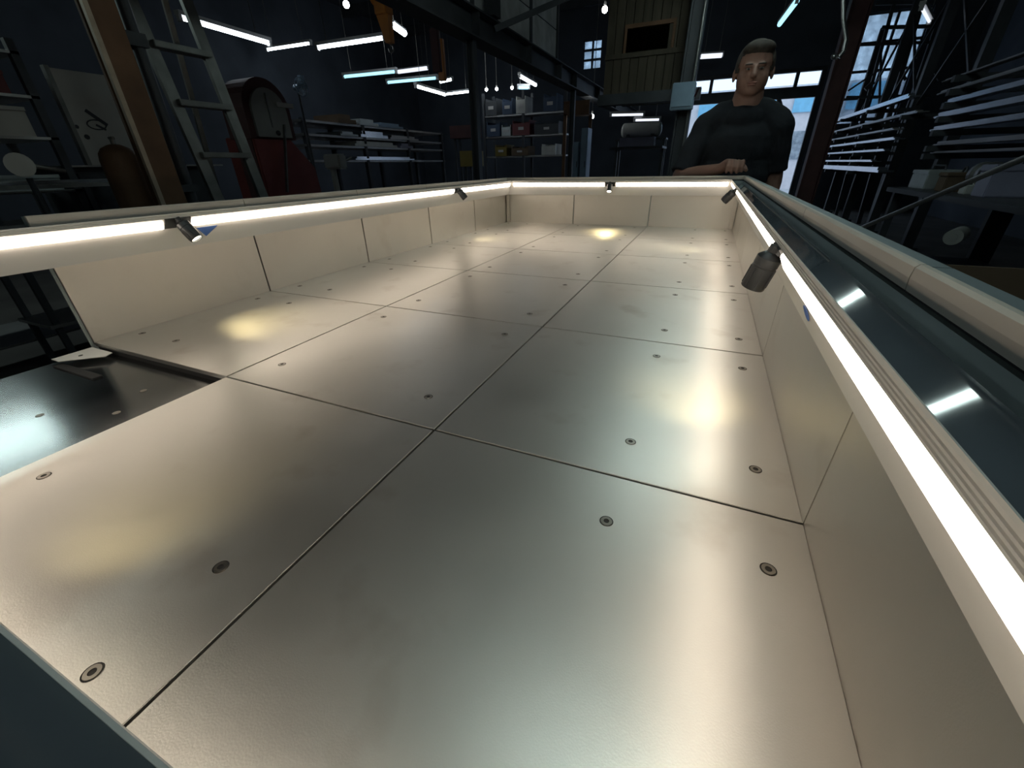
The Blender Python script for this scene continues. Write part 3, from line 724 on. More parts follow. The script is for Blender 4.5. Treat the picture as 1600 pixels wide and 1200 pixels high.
part('stand', lambda b: (tube(b, (c.x, c.y, 0.02), c - Vector((0, 0, 0.06)), 0.014), tube(b, (c.x, c.y, 0), (c.x, c.y, 0.02), 0.16, seg=20)), M['darksteel'], t)
part('lamp_head', lambda b: (tube(b, c - Vector((0.05, 0, 0)), c + Vector((0.06, -0.03, 0)), 0.03, 0.055, 20), ball(b, c - Vector((0.05, 0, 0)), 0.03)), M['tank'], t, smooth=True)
part('arm', lambda b: tube(b, c + Vector((0, 0.02, 0)), c + Vector((0, 0.16, -0.03)), 0.012), M['alu'], t)
# low trolley with flat bars
t = thing('bar_trolley', 'low trolley with flat steel bars between lamp and gas cylinder', 'trolley', (-3.75, 0.95, 0))
for x in (-3.95, -3.6):
    for y in (0.62, 1.25): part('post', lambda b: box(b, x-0.015, x+0.015, y-0.015, y+0.015, 0.0, 1.16), M['darksteel'], t)
for z in (0.4, 0.95, 1.14): part('deck', lambda b: box(b, -3.98, -3.57, 0.58, 1.29, z, z+0.02), M['stockdull'], t)
for k in range(4):
    one('flat_bar', '%s flat steel bar from the rack side on the low trolley' % ('first', 'second', 'third', 'fourth')[k], 'bar',
        lambda b: box(b, -3.94+k*0.085, -3.89+k*0.085, 0.45, 1.36, 1.16, 1.168+0.006*(k % 3)), M['stock'], 'flat bars on the trolley')
# cart seen through the hole in the table side
t = thing('tool_cart', 'dark grey cart seen through the opening in the table side', 'cart', (-2.0, -0.55, 0))
part('cabinet', lambda b: box(b, -2.3, -1.75, -0.9, -0.25, 0.12, 0.80), M['darksteel'], t, bevel=0.01)
for k in range(4): part('drawer', lambda b: box(b, -1.75, -1.735, -0.88, -0.27, 0.15+k*0.16, 0.29+k*0.16), M['darksteel'], t, bevel=0.004)
for x in (-2.2, -1.85):
    for y in (-0.8, -0.35): part('caster', lambda b: tube(b, (x, y-0.02, 0.06), (x, y+0.02, 0.06), 0.06, seg=14), M['gapblack'], t)

# ------------------------------------------------------------------ red bandsaw
def bandsaw():
    X = -4.6
    def q(px, py): return at(px, py, 'x', X)
    base = q(440, 290)
    t = thing('bandsaw', 'red bandsaw with grey round-topped door beyond the ladder', 'machine', (X, base.y, 0))
    y0, y1 = q(395, 180).y, q(448, 180).y; zt, zm = q(420, 138).z, q(420, 214).z
    yc = (y0+y1)/2; w = (y1-y0)/2
    def arch(yc, w, z0, z1, x0, x1, n=14):
        pts = [(yc-w, z0), (yc+w, z0)]
        for i in range(n+1):
            a = math.pi*i/n; pts.append((yc + w*math.cos(a), z1 - w + w*math.sin(a)))
        return [Vector((x0, y, z)) for y, z in pts], [Vector((x1, y, z)) for y, z in pts]
    part('wheel_housing', lambda b: poly_extrude(b, *arch(yc, w+0.07, zm-0.02, zt+0.09, X-0.35, X-0.02)), M['redsteel'], t)
    d = part('door', lambda b: poly_extrude(b, *arch(yc, w, zm, zt, X-0.02, X+0.01)), M['grey'], t)
    part('door_rib', lambda b: bar(b, q(412, 145) + Vector((0.012, 0, 0)), q(425, 200) + Vector((0.012, 0, 0)), 0.012, 0.012), M['alu'], d)
    part('handle', lambda b: ball(b, q(433, 208) + Vector((0.02, 0, 0)), 0.025), M['darksteel'], d, smooth=True)
    part('label_plate', lambda b: box(b, X, X+0.03, q(430, 165).y, q(455, 165).y, q(440, 168).z, q(440, 161).z), M['fixture'], t, label='small bright label plate')
    part('column', lambda b: box(b, X-0.3, X-0.05, yc-w-0.06, yc-0.02, 0.9, zm), M['redsteel'], t)
    A = [Vector((X-0.02, yc-w-0.05, 0)), Vector((X-0.02, q(500, 290).y+0.1, 0)), Vector((X-0.02, q(495, 262).y, q(495, 262).z)), Vector((X-0.02, q(455, 218).y, zm)), Vector((X-0.02, yc-w-0.05, zm))]
    part('base', lambda b: poly_extrude(b, A, [v - Vector((0.45, 0, 0)) for v in A]), M['red'], t, bevel=0.01)
    part('blade_guide', lambda b: bar(b, q(441, 195) + Vector((0.03, 0, 0)), q(446, 300) + Vector((0.03, 0, 0)), 0.03, 0.015), M['alu'], t)
bandsaw()
# small fan on a post
c = at(469, 136, 'x', -5.2)
t = thing('fan', 'small bluish caged fan on a thin post', 'fan', (c.x, c.y, 0))
part('post', lambda b: (tube(b, (c.x-0.05, c.y, 0.02), c - Vector((0.05, 0, 0)), 0.014), tube(b, (c.x-0.05, c.y, 0), (c.x-0.05, c.y, 0.02), 0.18, seg=20)), M['darksteel'], t)
part('motor', lambda b: tube(b, c - Vector((0.09, 0, 0)), c, 0.035), M['bluemetal'], t)
def cage(b):
    n = 20
    for rr in (0.10, 0.06):
        for i in range(n):
            a0, a1 = 2*math.pi*i/n, 2*math.pi*(i+1)/n
            tube(b, c + Vector((0.02, rr*math.cos(a0), rr*math.sin(a0))), c + Vector((0.02, rr*math.cos(a1), rr*math.sin(a1))), 0.006, seg=5)
    for i in range(8):
        a = math.pi*i/4; tube(b, c + Vector((0.02, 0, 0)), c + Vector((0.02, 0.10*math.cos(a), 0.10*math.sin(a))), 0.004, seg=5)
part('cage', cage, M['bluemetal'], t)
for k in range(4):
    a = math.pi*k/2 + 0.4
    part('blade', lambda b: bar(b, c + Vector((0.005, 0.02*math.cos(a), 0.02*math.sin(a))), c + Vector((0.005, 0.085*math.cos(a), 0.085*math.sin(a))), 0.05, 0.004, up=(1, 0.3, 0)), M['bluemetal'], t)
c2 = at(473, 125, 'x', -5.2)
part('switch_box', lambda b: box(b, c2.x-0.05, c2.x, c2.y-0.03, c2.y+0.03, c2.z-0.05, c2.z+0.05), M['bluemetal'], t)

# ------------------------------------------------------------------ sheet rack on the left
def sheet_rack():
    X = -5.6
    t = thing('sheet_rack', 'long steel rack of sheet stock along the left', 'rack', (X, 6.3, 0))
    y0, y1 = at(468, 183, 'x', X).y, at(692, 212, 'x', X).y
    zs = [at(580, 197, 'x', X).z, at(580, 213, 'x', X).z-0.02, at(580, 226, 'x', X).z-0.03, at(580, 250, 'x', X).z, 0.75, 0.35]
    for k in range(4):
        y = y0 + 0.05 + (y1-y0-0.1)*k/3
        for x in (X-0.02, X-0.72): part('post', lambda b: box(b, x-0.03, x+0.03, y-0.03, y+0.03, 0, zs[0]+0.02), M['darksteel'], t)
    for z in zs: part('shelf', lambda b: box(b, X-0.75, X, y0, y1, z-0.03, z), M['stockdull'], t)
    return X, zs
RX, RZ = sheet_rack()
def sheet(px0, px1, k, h, mk, label, dx=0.0, cat='sheet'):
    y0, y1 = at(px0, 200, 'x', RX).y, at(px1, 200, 'x', RX).y; z = RZ[k]
    def f(b):
        box(b, RX-0.6+dx, RX+0.03+dx, y0, y1, z, z+h*0.45); box(b, RX-0.55+dx, RX+0.01+dx, y0+0.06, y1-0.1, z+h*0.45, z+h)
    one('sheet_stack', label, cat, f, M[mk], 'sheets on the left rack', bevel=0.002)
sheet(530, 556, 0, 0.12, 'card', 'brownish stack at the near end of the rack top')
sheet(560, 590, 0, 0.09, 'sheet', 'pale sheet stack on the rack top')
sheet(592, 628, 0, 0.07, 'bluemetal', 'light blue sheet stack on the rack top')
sheet(528, 556, 1, 0.06, 'sheet', 'thin pale sheets, nearest on the second rack shelf')
sheet(560, 602, 1, 0.09, 'stock', 'bright metal sheets in the middle of the second rack shelf')
sheet(606, 650, 1, 0.06, 'stockdull', 'dull grey sheets far along the second rack shelf')
sheet(548, 615, 2, 0.075, 'tank', 'broad pale slab stack on the third rack shelf')
sheet(620, 640, 2, 0.075, 'lilac', 'small lilac stack on the third rack shelf')
sheet(545, 640, 3, 0.05, 'stock', 'long bright sheet on the lowest visible rack shelf')

# machine with upright handles in front of the rack
c = at(520, 262, 'x', -4.9)
t = thing('drill_press', 'small grey drill press in front of the sheet rack', 'machine', (c.x, c.y, 0))
part('base', lambda b: box(b, c.x-0.15, c.x+0.15, c.y-0.12, c.y+0.15, 0, 0.06), M['darksteel'], t)
part('column', lambda b: tube(b, (c.x, c.y, 0.06), (c.x, c.y, c.z+0.14), 0.04), M['grey'], t)
part('head', lambda b: box(b, c.x-0.08, c.x+0.2, c.y-0.07, c.y+0.08, c.z-0.02, c.z+0.16), M['grey'], t, bevel=0.02)
part('table', lambda b: box(b, c.x-0.05, c.x+0.28, c.y-0.16, c.y+0.18, c.z-0.35, c.z-0.31), M['stockdull'], t)
part('lever', lambda b: tube(b, (c.x+0.1, c.y+0.08, c.z+0.05), (c.x+0.16, c.y+0.22, c.z+0.12), 0.012), M['alu'], t)

# ------------------------------------------------------------------ orange hoist and hanging flags
c = at(602, 20, 'y', 4.6)
t = thing('chain_hoist', 'orange chain hoist hanging among the tubes', 'hoist', c)
part('hoist_body', lambda b: (box(b, c.x-0.10, c.x+0.06, c.y-0.07, c.y+0.07, c.z-0.02, c.z+0.34), tube(b, (c.x-0.14, c.y, c.z+0.16), (c.x+0.10, c.y, c.z+0.16), 0.09, seg=18)), M['orange'], t, bevel=0.008)
lo = at(608, 68, 'y', 4.6)
part('load_block', lambda b: poly_extrude(b, [Vector((lo.x+dx, c.y-0.04, z)) for dx, z in ((-0.10, c.z-0.02), (0.06, c.z-0.02), (0.05, lo.z), (-0.02, lo.z))], [Vector((lo.x+dx, c.y+0.04, z)) for dx, z in ((-0.10, c.z-0.02), (0.06, c.z-0.02), (0.05, lo.z), (-0.02, lo.z))]), M['orange'], t)
part('chain', lambda b: [tube(b, (c.x+dx, c.y, c.z+0.34), (c.x+dx, c.y, ZC), 0.01, seg=6) for dx in (-0.05, 0.03)], M['chain'], t)
part('hook', lambda b: path(b, [Vector((lo.x+0.02+0.035*math.sin(a), c.y, lo.z-0.05-0.035*math.cos(a))) for a in (3.1, 2.2, 1.2, 0.2, -0.8, -1.7)], 0.009), M['chain'], t)
for (pa, pb, mk, lab) in (((672, 45), (690, 112), 'redsteel', 'dark red plate hanging under the near end of the beam'), ((682, 62), (697, 126), 'orange', 'dull orange counterweight hanging beside the dark red plate')):
    hy_ = 5.6 if mk == 'redsteel' else 5.9; a, b3 = at(*pa, 'y', hy_), at(*pb, 'y', hy_)
    t = thing('hanging_plate', lab, 'plate', (a.x, hy_, b3.z), 'plates hung under the beam')
    part('plate', lambda b: box(b, a.x, b3.x, hy_-0.03, hy_+0.03, b3.z, a.z), M[mk], t, bevel=0.006)
    part('rod', lambda b: tube(b, ((a.x+b3.x)/2, hy_, a.z), ((a.x+b3.x)/2, hy_, ZC), 0.008, seg=6), M['chain'], t)

# ------------------------------------------------------------------ main beam, posts, glazed screen
t = thing('steel_beam', 'long dark steel I-beam running into the distance overhead', 'beam', (-2.5, 7, 2.27))
def ibeam(b):
    box(b, -2.60, -2.40, 1.6, Y1R, 2.27, 2.285); box(b, -2.60, -2.40, 1.6, Y1R, 2.475, 2.49); box(b, -2.508, -2.492, 1.6, Y1R, 2.285, 2.475)
part('web_and_flanges', ibeam, M['darksteel'], t)
part('hanger', lambda b: box(b, -2.52, -2.48, 1.7, 1.74, 2.49, ZC), M['darksteel'], t)
for y in (4.05, 5.4, 6.6, 7.4, 9.0, 10.6): part('stiffener', lambda b: box(b, -2.585, -2.415, y-0.008, y+0.008, 2.285, 2.475), M['darksteel'], t)
for (y, lab) in ((4.02, 'slim dark post under the beam at the middle of the picture'), (7.5, 'slim dark post under the beam beside the narrow blue lockers')):
    t = thing('beam_post', lab, 'post', (-2.5, y, 0), 'posts under the steel beam')
    part('shaft', i_column(-2.54, -2.46, y-0.035, y+0.035, 0.02, 2.27, 0.010, 0.008), M['darksteel'], t)
    part('foot_plate', lambda b: box(b, -2.62, -2.38, y-0.12, y+0.12, 0, 0.02), M['darksteel'], t)
t = thing('glazed_screen', 'grimy grey glazed screen standing on the overhead beam', 'glazing', (-2.5, 5.1, 2.49))
gy = [3.30, 4.05, 4.55, 5.55, 6.56]; gz = [2.50, 2.85, 3.25, 3.65]
for y in gy: part('mullion', lambda b: box(b, -2.53, -2.47, y-0.02, y+0.02, 2.49, 3.7), M['darksteel'], t)
for z in (2.505, 3.7): part('frame_rail', lambda b: box(b, -2.53, -2.47, gy[0], gy[-1], z-0.015, z+0.015), M['darksteel'], t)
for ya_, yb_ in zip(gy, gy[1:]):
    for za_, zb_ in zip(gz, gz[1:]):
        part('pane', lambda b: box(b, -2.504, -2.496, ya_+0.022, yb_-0.022, za_+0.008, zb_-0.008), M['frosted'], t)
t = thing('diagonal_brace', 'dark diagonal brace crossing in front of the glazed screen', 'brace', at(772, 45, 'x', -2.38))
part('strut', lambda b: bar(b, at(772, 46, 'x', -2.38), at(905, -12, 'x', -1.75), 0.05, 0.05), M['darksteel'], t)
part('gusset', lambda b: box(b, -2.46, -2.36, at(772, 45, 'x', -2.4).y-0.08, at(772, 45, 'x', -2.4).y+0.08, 2.492, 2.64), M['darksteel'], t)

# ------------------------------------------------------------------ plank-clad mezzanine box
def mezz():
    y = 6.0; a = at(942, 148, 'y', y); r_ = at(1060, 150, 'y', y); x0, x1 = a.x, r_.x; zb = 1.99
    t = thing('mezzanine_box', 'plank-clad box hanging high in the middle of the workshop', 'cabin', ((x0+x1)/2, 6.6, zb))
    n = 9; w = (x1-x0)/n
    hx0, hx1, hz0, hz1 = at(980, 60, 'y', y).x, at(1050, 60, 'y', y).x, at(1010, 80, 'y', y).z, at(1010, 42, 'y', y).z
    for k in range(n):
        xa, xb = x0+k*w+0.004, x0+(k+1)*w-0.004; d = 0.006*(k % 3)
        if xa > hx0-w*0.4 and xb < hx1+w*0.4:
            part('plank', lambda b: box(b, xa, xb, y-d, y+0.025, zb, hz0), M['ply'], t); part('plank', lambda b: box(b, xa, xb, y-d, y+0.025, hz1, 3.6), M['ply'], t)
        else: part('plank', lambda b: box(b, xa, xb, y-d, y+0.025, zb, 3.6), M['ply'], t)
    part('shell', lambda b: (box(b, x0, x0+0.03, y+0.03, 7.4, zb, 3.6), box(b, x1-0.03, x1, y+0.03, 7.4, zb, 3.6), box(b, x0, x1, 7.4, 7.43, zb, 3.6), box(b, x0+0.03, x1-0.03, y+0.03, 7.4, zb, zb+0.03), box(b, x0, x1, y+0.03, 7.43, 3.6, 3.63)), M['ply'], t)
    part('batten', lambda b: box(b, x0, x1, y-0.03, y-0.014, hz0-0.05, hz0), M['ply'], t)
    part('opening_frame', lambda b: (box(b, hx0-0.03, hx0, y-0.03, y-0.014, hz0, hz1), box(b, hx1, hx1+0.03, y-0.03, y-0.014, hz0, hz1), box(b, hx0-0.03, hx1+0.03, y-0.03, y-0.014, hz1, hz1+0.04)), M['rust'], t)
    part('support_beam', lambda b: box(b, x0-0.05, x1+0.25, y-0.06, y+0.10, zb-0.12, zb-0.003), M['darksteel'], t)
    part('hanger', lambda b: [box(b, x-0.02, x+0.02, 6.5, 6.54, 3.63, ZC) for x in (x0+0.1, x1-0.1)], M['darksteel'], t)
    c0, c1 = at(1062, 150, 'y', 5.9).x, at(1084, 150, 'y', 5.9).x
    t2 = thing('steel_column', 'dark steel column at the right end of the plank-clad box', 'column', ((c0+c1)/2, 5.85, 0))
    part('shaft', i_column(c0, c1, 5.72, 5.92, 0.02, ZC, 0.02, 0.02), M['darksteel'], t2)
    part('base_plate', lambda b: box(b, c0-0.06, c1+0.06, 5.66, 5.98, 0, 0.02), M['darksteel'], t2)
    part('conduit', lambda b: tube(b, (c1-0.02, 5.70, 0.02), (c1-0.02, 5.70, ZC), 0.012, seg=8), M['alu'], t2)
    e0, e1 = at(1053, 132, 'y', 5.68), at(1082, 172, 'y', 5.68)
    t3 = thing('switch_box', 'pale electrical switch box on the dark column', 'electrical box', (c0, 5.65, e1.z))
    part('case', lambda b: box(b, e0.x, e1.x, 5.56, 5.715, e1.z, e0.z), M['bluemetal'], t3, bevel=0.008)
    part('cover', lambda b: box(b, e0.x+0.02, e1.x-0.02, 5.545, 5.56, e1.z+0.03, e0.z-0.03), M['bluemetal'], t3)
    part('lever', lambda b: bar(b, (e1.x+0.005, 5.6, e1.z+0.12), (e1.x+0.04, 5.55, e1.z+0.2), 0.015, 0.015), M['redsteel'], t3)
mezz()

# pale tank and lilac box on a shelf
y = 9.0; a = at(972, 193, 'y', y); b4 = at(1033, 213, 'y', y); zc_ = (a.z+b4.z)/2; rr = (a.z-b4.z)/2
t = thing('air_tank', 'pale horizontal tank below the plank-clad box', 'tank', ((a.x+b4.x)/2, y, b4.z))
part('drum', lambda b: (tube(b, (a.x+0.06, y, zc_), (b4.x-0.06, y, zc_), rr, seg=24), ball(b, (a.x+0.06, y, zc_), 0.06, rr, rr, 24, 12), ball(b, (b4.x-0.06, y, zc_), 0.06, rr, rr, 24, 12)), M['tank'], t, smooth=True)
part('saddle', lambda b: [box(b, x-0.03, x+0.03, y-0.1, y+0.1, b4.z-0.02, b4.z+0.05) for x in (a.x+0.15, b4.x-0.15)], M['darksteel'], t)
t = thing('tank_stand', 'dark stand carrying the pale tank', 'stand', ((a.x+b4.x)/2, y, 0))
part('top', lambda b: box(b, a.x-0.1, b4.x+0.1, y-0.05, y+0.3, b4.z-0.05, b4.z-0.021), M['darksteel'], t)
for x in (a.x-0.06, b4.x+0.06):
    for dy in (0.0, 0.26): part('leg', lambda b: box(b, x-0.025, x+0.025, y+dy-0.02, y+dy+0.02, 0, b4.z-0.05), M['darksteel'], t)
l0, l1 = at(970, 216, 'y', 8.7), at(1022, 228, 'y', 8.7)
part('shelf', lambda b: box(b, a.x-0.1, b4.x+0.1, y-0.5, y+0.3, l1.z-0.04, l1.z-0.005), M['darksteel'], t)
one('long_carton', 'flat lilac carton on the shelf under the pale tank', 'box', lambda b: (box(b, l0.x, l1.x, 8.6, 8.85, l1.z, l0.z), box(b, l0.x+0.0, l1.x, 8.72, 8.74, l0.z, l0.z+0.004)), M['lilac'], bevel=0.004)

# narrow pale-blue lockers
for (px0, px1, pyt, lab) in ((893, 905, 222, 'narrow pale-blue locker, left of the pair'), (909, 919, 200, 'narrow bright blue locker, right of the pair')):
    a, b4 = at(px0, pyt, 'y', 8.2), at(px1, pyt, 'y', 8.2)
    t = thing('locker', lab, 'locker', ((a.x+b4.x)/2, 8.3, 0), 'narrow blue lockers')
    part('body', lambda b: box(b, a.x, b4.x, 8.2, 8.5, 0.0, a.z), M['bluemetal'], t, bevel=0.004)
    part('door', lambda b: box(b, a.x+0.01, b4.x-0.01, 8.185, 8.2, 0.06, a.z-0.02), M['bluemetal'], t)
    part('handle', lambda b: box(b, b4.x-0.03, b4.x-0.02, 8.17, 8.185, 1.15, 1.25), M['darksteel'], t)
c = at(905, 155, 'y', 8.3)
one('wall_bracket', 'rusty bracket plate above the narrow blue lockers', 'bracket', lambda b: (box(b, c.x-0.28, c.x+0.2, 8.28, 8.32, c.z-0.22, c.z-0.02), box(b, c.x-0.28, c.x-0.22, 8.28, 8.32, 0, c.z-0.22), box(b, c.x+0.14, c.x+0.2, 8.52, 8.56, 0, c.z-0.22), box(b, c.x-0.28, c.x+0.2, 8.28, 8.56, c.z-0.24, c.z-0.22)), M['rust'])

# ------------------------------------------------------------------ far shelving with bins
def bin_shelf():
    y = 9.0; xa, xb = at(757, 200, 'y', y).x, at(883, 200, 'y', y).x
    t = thing('bin_shelving', 'far steel shelving with coloured bins under the beam', 'shelf', ((xa+xb)/2, y, 0))
    zs = [0.35, 0.8, at(820, 243, 'y', y).z, at(820, 211, 'y', y).z, at(820, 177, 'y', y).z]
    for x in (xa, (xa+xb)/2, xb):
        for yy in (y, y+0.5): part('post', lambda b: box(b, x-0.025, x+0.025, yy-0.02, yy+0.02, 0, zs[-1]+0.4), M['darksteel'], t)
    for z in zs: part('shelf', lambda b: box(b, xa, xb, y, y+0.5, z-0.03, z), M['stockdull'], t)
    def bn(px0, px1, k, h, mk, lab):
        x0, x1 = at(px0, 200, 'y', y-0.05).x, at(px1, 200, 'y', y-0.05).x; z = zs[k]
        o = thing('storage_bin', lab, 'bin', ((x0+x1)/2, y+0.15, z), 'bins on the far shelving')
        def f(b):
            w = 0.015
            box(b, x0, x1, y-0.03, y+0.4, z, z+w); box(b, x0, x1, y-0.03, y-0.03+w, z+w, z+h*0.8); box(b, x0, x1, y+0.4-w, y+0.4, z+w, z+h)
            box(b, x0, x0+w, y-0.03+w, y+0.4-w, z+w, z+h); box(b, x1-w, x1, y-0.03+w, y+0.4-w, z+w, z+h)
        part('tub', f, M[mk], o)
        part('label_holder', lambda b: box(b, (x0+x1)/2-0.06, (x0+x1)/2+0.06, y-0.036, y-0.03, z+h*0.35, z+h*0.55), M['fixture'], o)
    bn(760, 780, 3, 0.27, 'bin_blue', 'blue bin at the left end of the far shelving')
    bn(783, 797, 3, 0.20, 'sheet', 'pale bin between the blue and red bins')
    bn(800, 827, 3, 0.27, 'bin_red', 'dull red bin on the far shelving')
    bn(835, 872, 3, 0.22, 'darksteel', 'black bin at the right of the red bin')
    bn(759, 776, 4, 0.30, 'darksteel', 'black bin on the top shelf, leftmost')
    bn(785, 800, 4, 0.28, 'bin_blue', 'dark blue bin on the top shelf, second')
    bn(806, 820, 4, 0.30, 'tank', 'grey bin on the top shelf, third')
    bn(848, 868, 4, 0.30, 'bin_blue', 'dark blue bin on the top shelf, rightmost')
    bn(772, 790, 2, 0.22, 'bin_yellow', 'dull yellow bin on the middle far shelf')
    bn(798, 824, 2, 0.18, 'card', 'brown bin on the middle far shelf')
    bn(846, 868, 2, 0.20, 'tank', 'grey bin on the middle far shelf')
bin_shelf()
for cq, (px0, px1, py0, py1, mk, lab) in enumerate(((702, 738, 197, 213, 'redsteel', 'dark red crate left of the slim middle post'), (718, 740, 236, 258, 'bin_yellow', 'dull yellow crate low left of the slim middle post'))):
    cy0 = 8.0 - 1.2*cq; a, b4 = at(px0, py0, 'y', cy0), at(px1, py1, 'y', cy0)
    t = thing('crate', lab, 'crate', ((a.x+b4.x)/2, cy0+0.1, 0), 'crates on stands left of the post')
    part('tub', lambda b: (box(b, a.x, b4.x, cy0+0.0, cy0+0.03, b4.z, a.z), box(b, a.x, b4.x, cy0+0.37, cy0+0.4, b4.z, a.z), box(b, a.x, a.x+0.03, cy0+0.03, cy0+0.37, b4.z, a.z), box(b, b4.x-0.03, b4.x, cy0+0.03, cy0+0.37, b4.z, a.z), box(b, a.x, b4.x, cy0+0.0, cy0+0.4, b4.z-0.02, b4.z)), M[mk], t)
    part('stand', lambda b: (box(b, a.x+0.02, a.x+0.06, cy0+0.1, cy0+0.14, 0, b4.z-0.02), box(b, b4.x-0.06, b4.x-0.02, cy0+0.1, cy0+0.14, 0, b4.z-0.02), box(b, a.x+0.02, a.x+0.06, cy0+0.3, cy0+0.34, 0, b4.z-0.02), box(b, b4.x-0.06, b4.x-0.02, cy0+0.3, cy0+0.34, 0, b4.z-0.02)), M['darksteel'], t)

# ------------------------------------------------------------------ right side: columns, bar racks, bench
t = thing('steel_column', 'dark reddish steel column right of the man', 'column', (1.22, 8, 0))
part('shaft', i_column(1.12, 1.36, 7.9, 8.12, 0.02, ZC, 0.02, 0.02), M['redsteel'], t)
part('base_plate', lambda b: box(b, 1.04, 1.44, 7.84, 8.18, 0, 0.02), M['redsteel'], t)
t = thing('pipe', 'thin hooked pipe hanging from the roof right of the man', 'pipe', (1.15, 6.5, 2.2))
pts = [at(px, py, 'y', 6.5) for px, py in ((1318, 0), (1318, 30), (1322, 62), (1318, 80), (1310, 90), (1303, 88))]
part('tube', lambda b: path(b, [Vector((pts[0].x, 6.5, ZC))] + pts, 0.022, 8), M['stockdull'], t, smooth=True)
part('end_cap', lambda b: ball(b, pts[-1], 0.03), M['stockdull'], t, smooth=True)

XR_ = 1.95
t = thing('cantilever_rack', 'dark cantilever bar rack along the right side', 'rack', (2.4, 8.5, 0))
for y in (3.4, 5.4, 7.2, 8.9, 10.6, 12.3):
    part('upright', lambda b: box(b, 2.42, 2.54, y-0.05, y+0.05, 0.1, 3.5), M['darksteel'], t)
    part('foot', lambda b: box(b, 1.55, 2.6, y-0.05, y+0.05, 0, 0.1), M['darksteel'], t)
for y0_, y1_ in ((3.45, 5.35), (7.25, 8.85), (8.95, 10.55), (10.65, 12.25)):
    part('cross_brace', lambda b: (bar(b, (2.48, y0_, 1.9), (2.48, y1_, 3.3), 0.03, 0.03), bar(b, (2.48, y0_, 3.3), (2.48, y1_, 1.9), 0.03, 0.03)), M['darksteel'], t)
def stock(px0, py0, px1, py1, x, mk, w, h, lab, ext=0.0):
    a, c = at(px0, py0, 'x', x), at(px1, py1, 'x', x); z = (a.z+c.z)/2; ya, yb_ = max(a.y, c.y), min(a.y, c.y)-ext
    ya = min(ya, 13.6)
    def f(b):
        w2 = w*0.6; h2 = h*0.55
        box(b, x, x+w2, yb_, ya, z, z+h2*0.4); box(b, x+0.01, x+w2*0.7, yb_+0.1, ya-0.05, z+h2*0.4, z+h2)
    o = one('bar_stock', lab, 'metal bar', f, M[mk], 'metal bars on the right rack', bevel=0.004)
    n = 0
    for y in (3.4, 5.4, 7.2, 8.9, 10.6, 12.3):
        if yb_ < y < ya:
            part('arm', lambda b: box(b, x-0.06, 2.42, y-0.03, y+0.03, z-0.05, z), M['darksteel'], t)
L7 = ('topmost', 'second from top', 'third from top', 'fourth from top', 'fifth from top', 'sixth from top', 'lowest')
for k, (p, mk, w, h) in enumerate((((1292, 195, 1420, 152), 'stock', 0.20, 0.10), ((1295, 208, 1432, 178), 'stockdull', 0.2, 0.06), ((1295, 219, 1395, 205), 'stockdull', 0.2, 0.05),
        ((1290, 232, 1398, 216), 'stock', 0.2, 0.06), ((1280, 243, 1382, 234), 'stock', 0.2, 0.05), ((1278, 253, 1362, 252), 'stock', 0.2, 0.05), ((1278, 264, 1372, 268), 'stock', 0.3, 0.12))):
    stock(*p, XR_, mk, w, h, 'metal bar bundle on the far rack bay, %s' % L7[k])
for k, (p, mk, w, h) in enumerate((((1470, 130, 1600, 82), 'stockdull', 0.12, 0.03), ((1462, 150, 1600, 106), 'stockdull', 0.16, 0.05), ((1470, 170, 1600, 124), 'stock', 0.18, 0.07),
        ((1455, 193, 1600, 148), 'stock', 0.22, 0.08), ((1450, 209, 1600, 180), 'stock', 0.2, 0.07), ((1455, 232, 1550, 216), 'stockdull', 0.2, 0.06), ((1452, 240, 1600, 234), 'stockdull', 0.2, 0.03))):
    stock(*p, 1.75, mk, w, h, 'metal bar bundle on the near rack bay, %s' % L7[k], ext=0.8)
# frame work standing in front of the tall window
t = thing('lattice_frame', 'tall dark lattice frame in front of the far window', 'frame', (2.1, 10.8, 0))
def wq(px, py): return at(px, py, 'y', 10.8)
zt4 = 4.0
for (p0, p1, w) in (((1396, 8), (1368, 152), 0.05), ((1440, 5), (1405, 170), 0.07), ((1462, 45), (1430, 150), 0.06)):
    a, c = wq(*p0), wq(*p1); part('upright', lambda b: bar(b, (c.x, 10.8, 0), a, w, w, up=(0, 1, 0)), M['darksteel'], t)
for (p0, p1, w) in (((1345, 70), (1455, 66), 0.04), ((1368, 6), (1455, 4), 0.04), ((1322, 152), (1452, 150), 0.04), ((1378, 43), (1455, 41), 0.05)):
    part('rail', lambda b: bar(b, wq(*p0), wq(*p1), w, w, up=(0, 1, 0)), M['darksteel'], t)
for (p0, p1, w) in (((1325, 142), (1376, 108), 0.03), ((1365, 128), (1352, 140), 0.07), ((1398, 95), (1415, 125), 0.04), ((1440, 12), (1408, 120), 0.04), ((1452, 95), (1468, 125), 0.04)):
    part('brace', lambda b: bar(b, wq(*p0), wq(*p1), w, w, up=(0, 1, 0)), M['darksteel'], t)
tube_px((1440, 12), (1452, 34), 2.9, 'thin short white tube among the dark lattice bars', 'tubedim', 0.016)

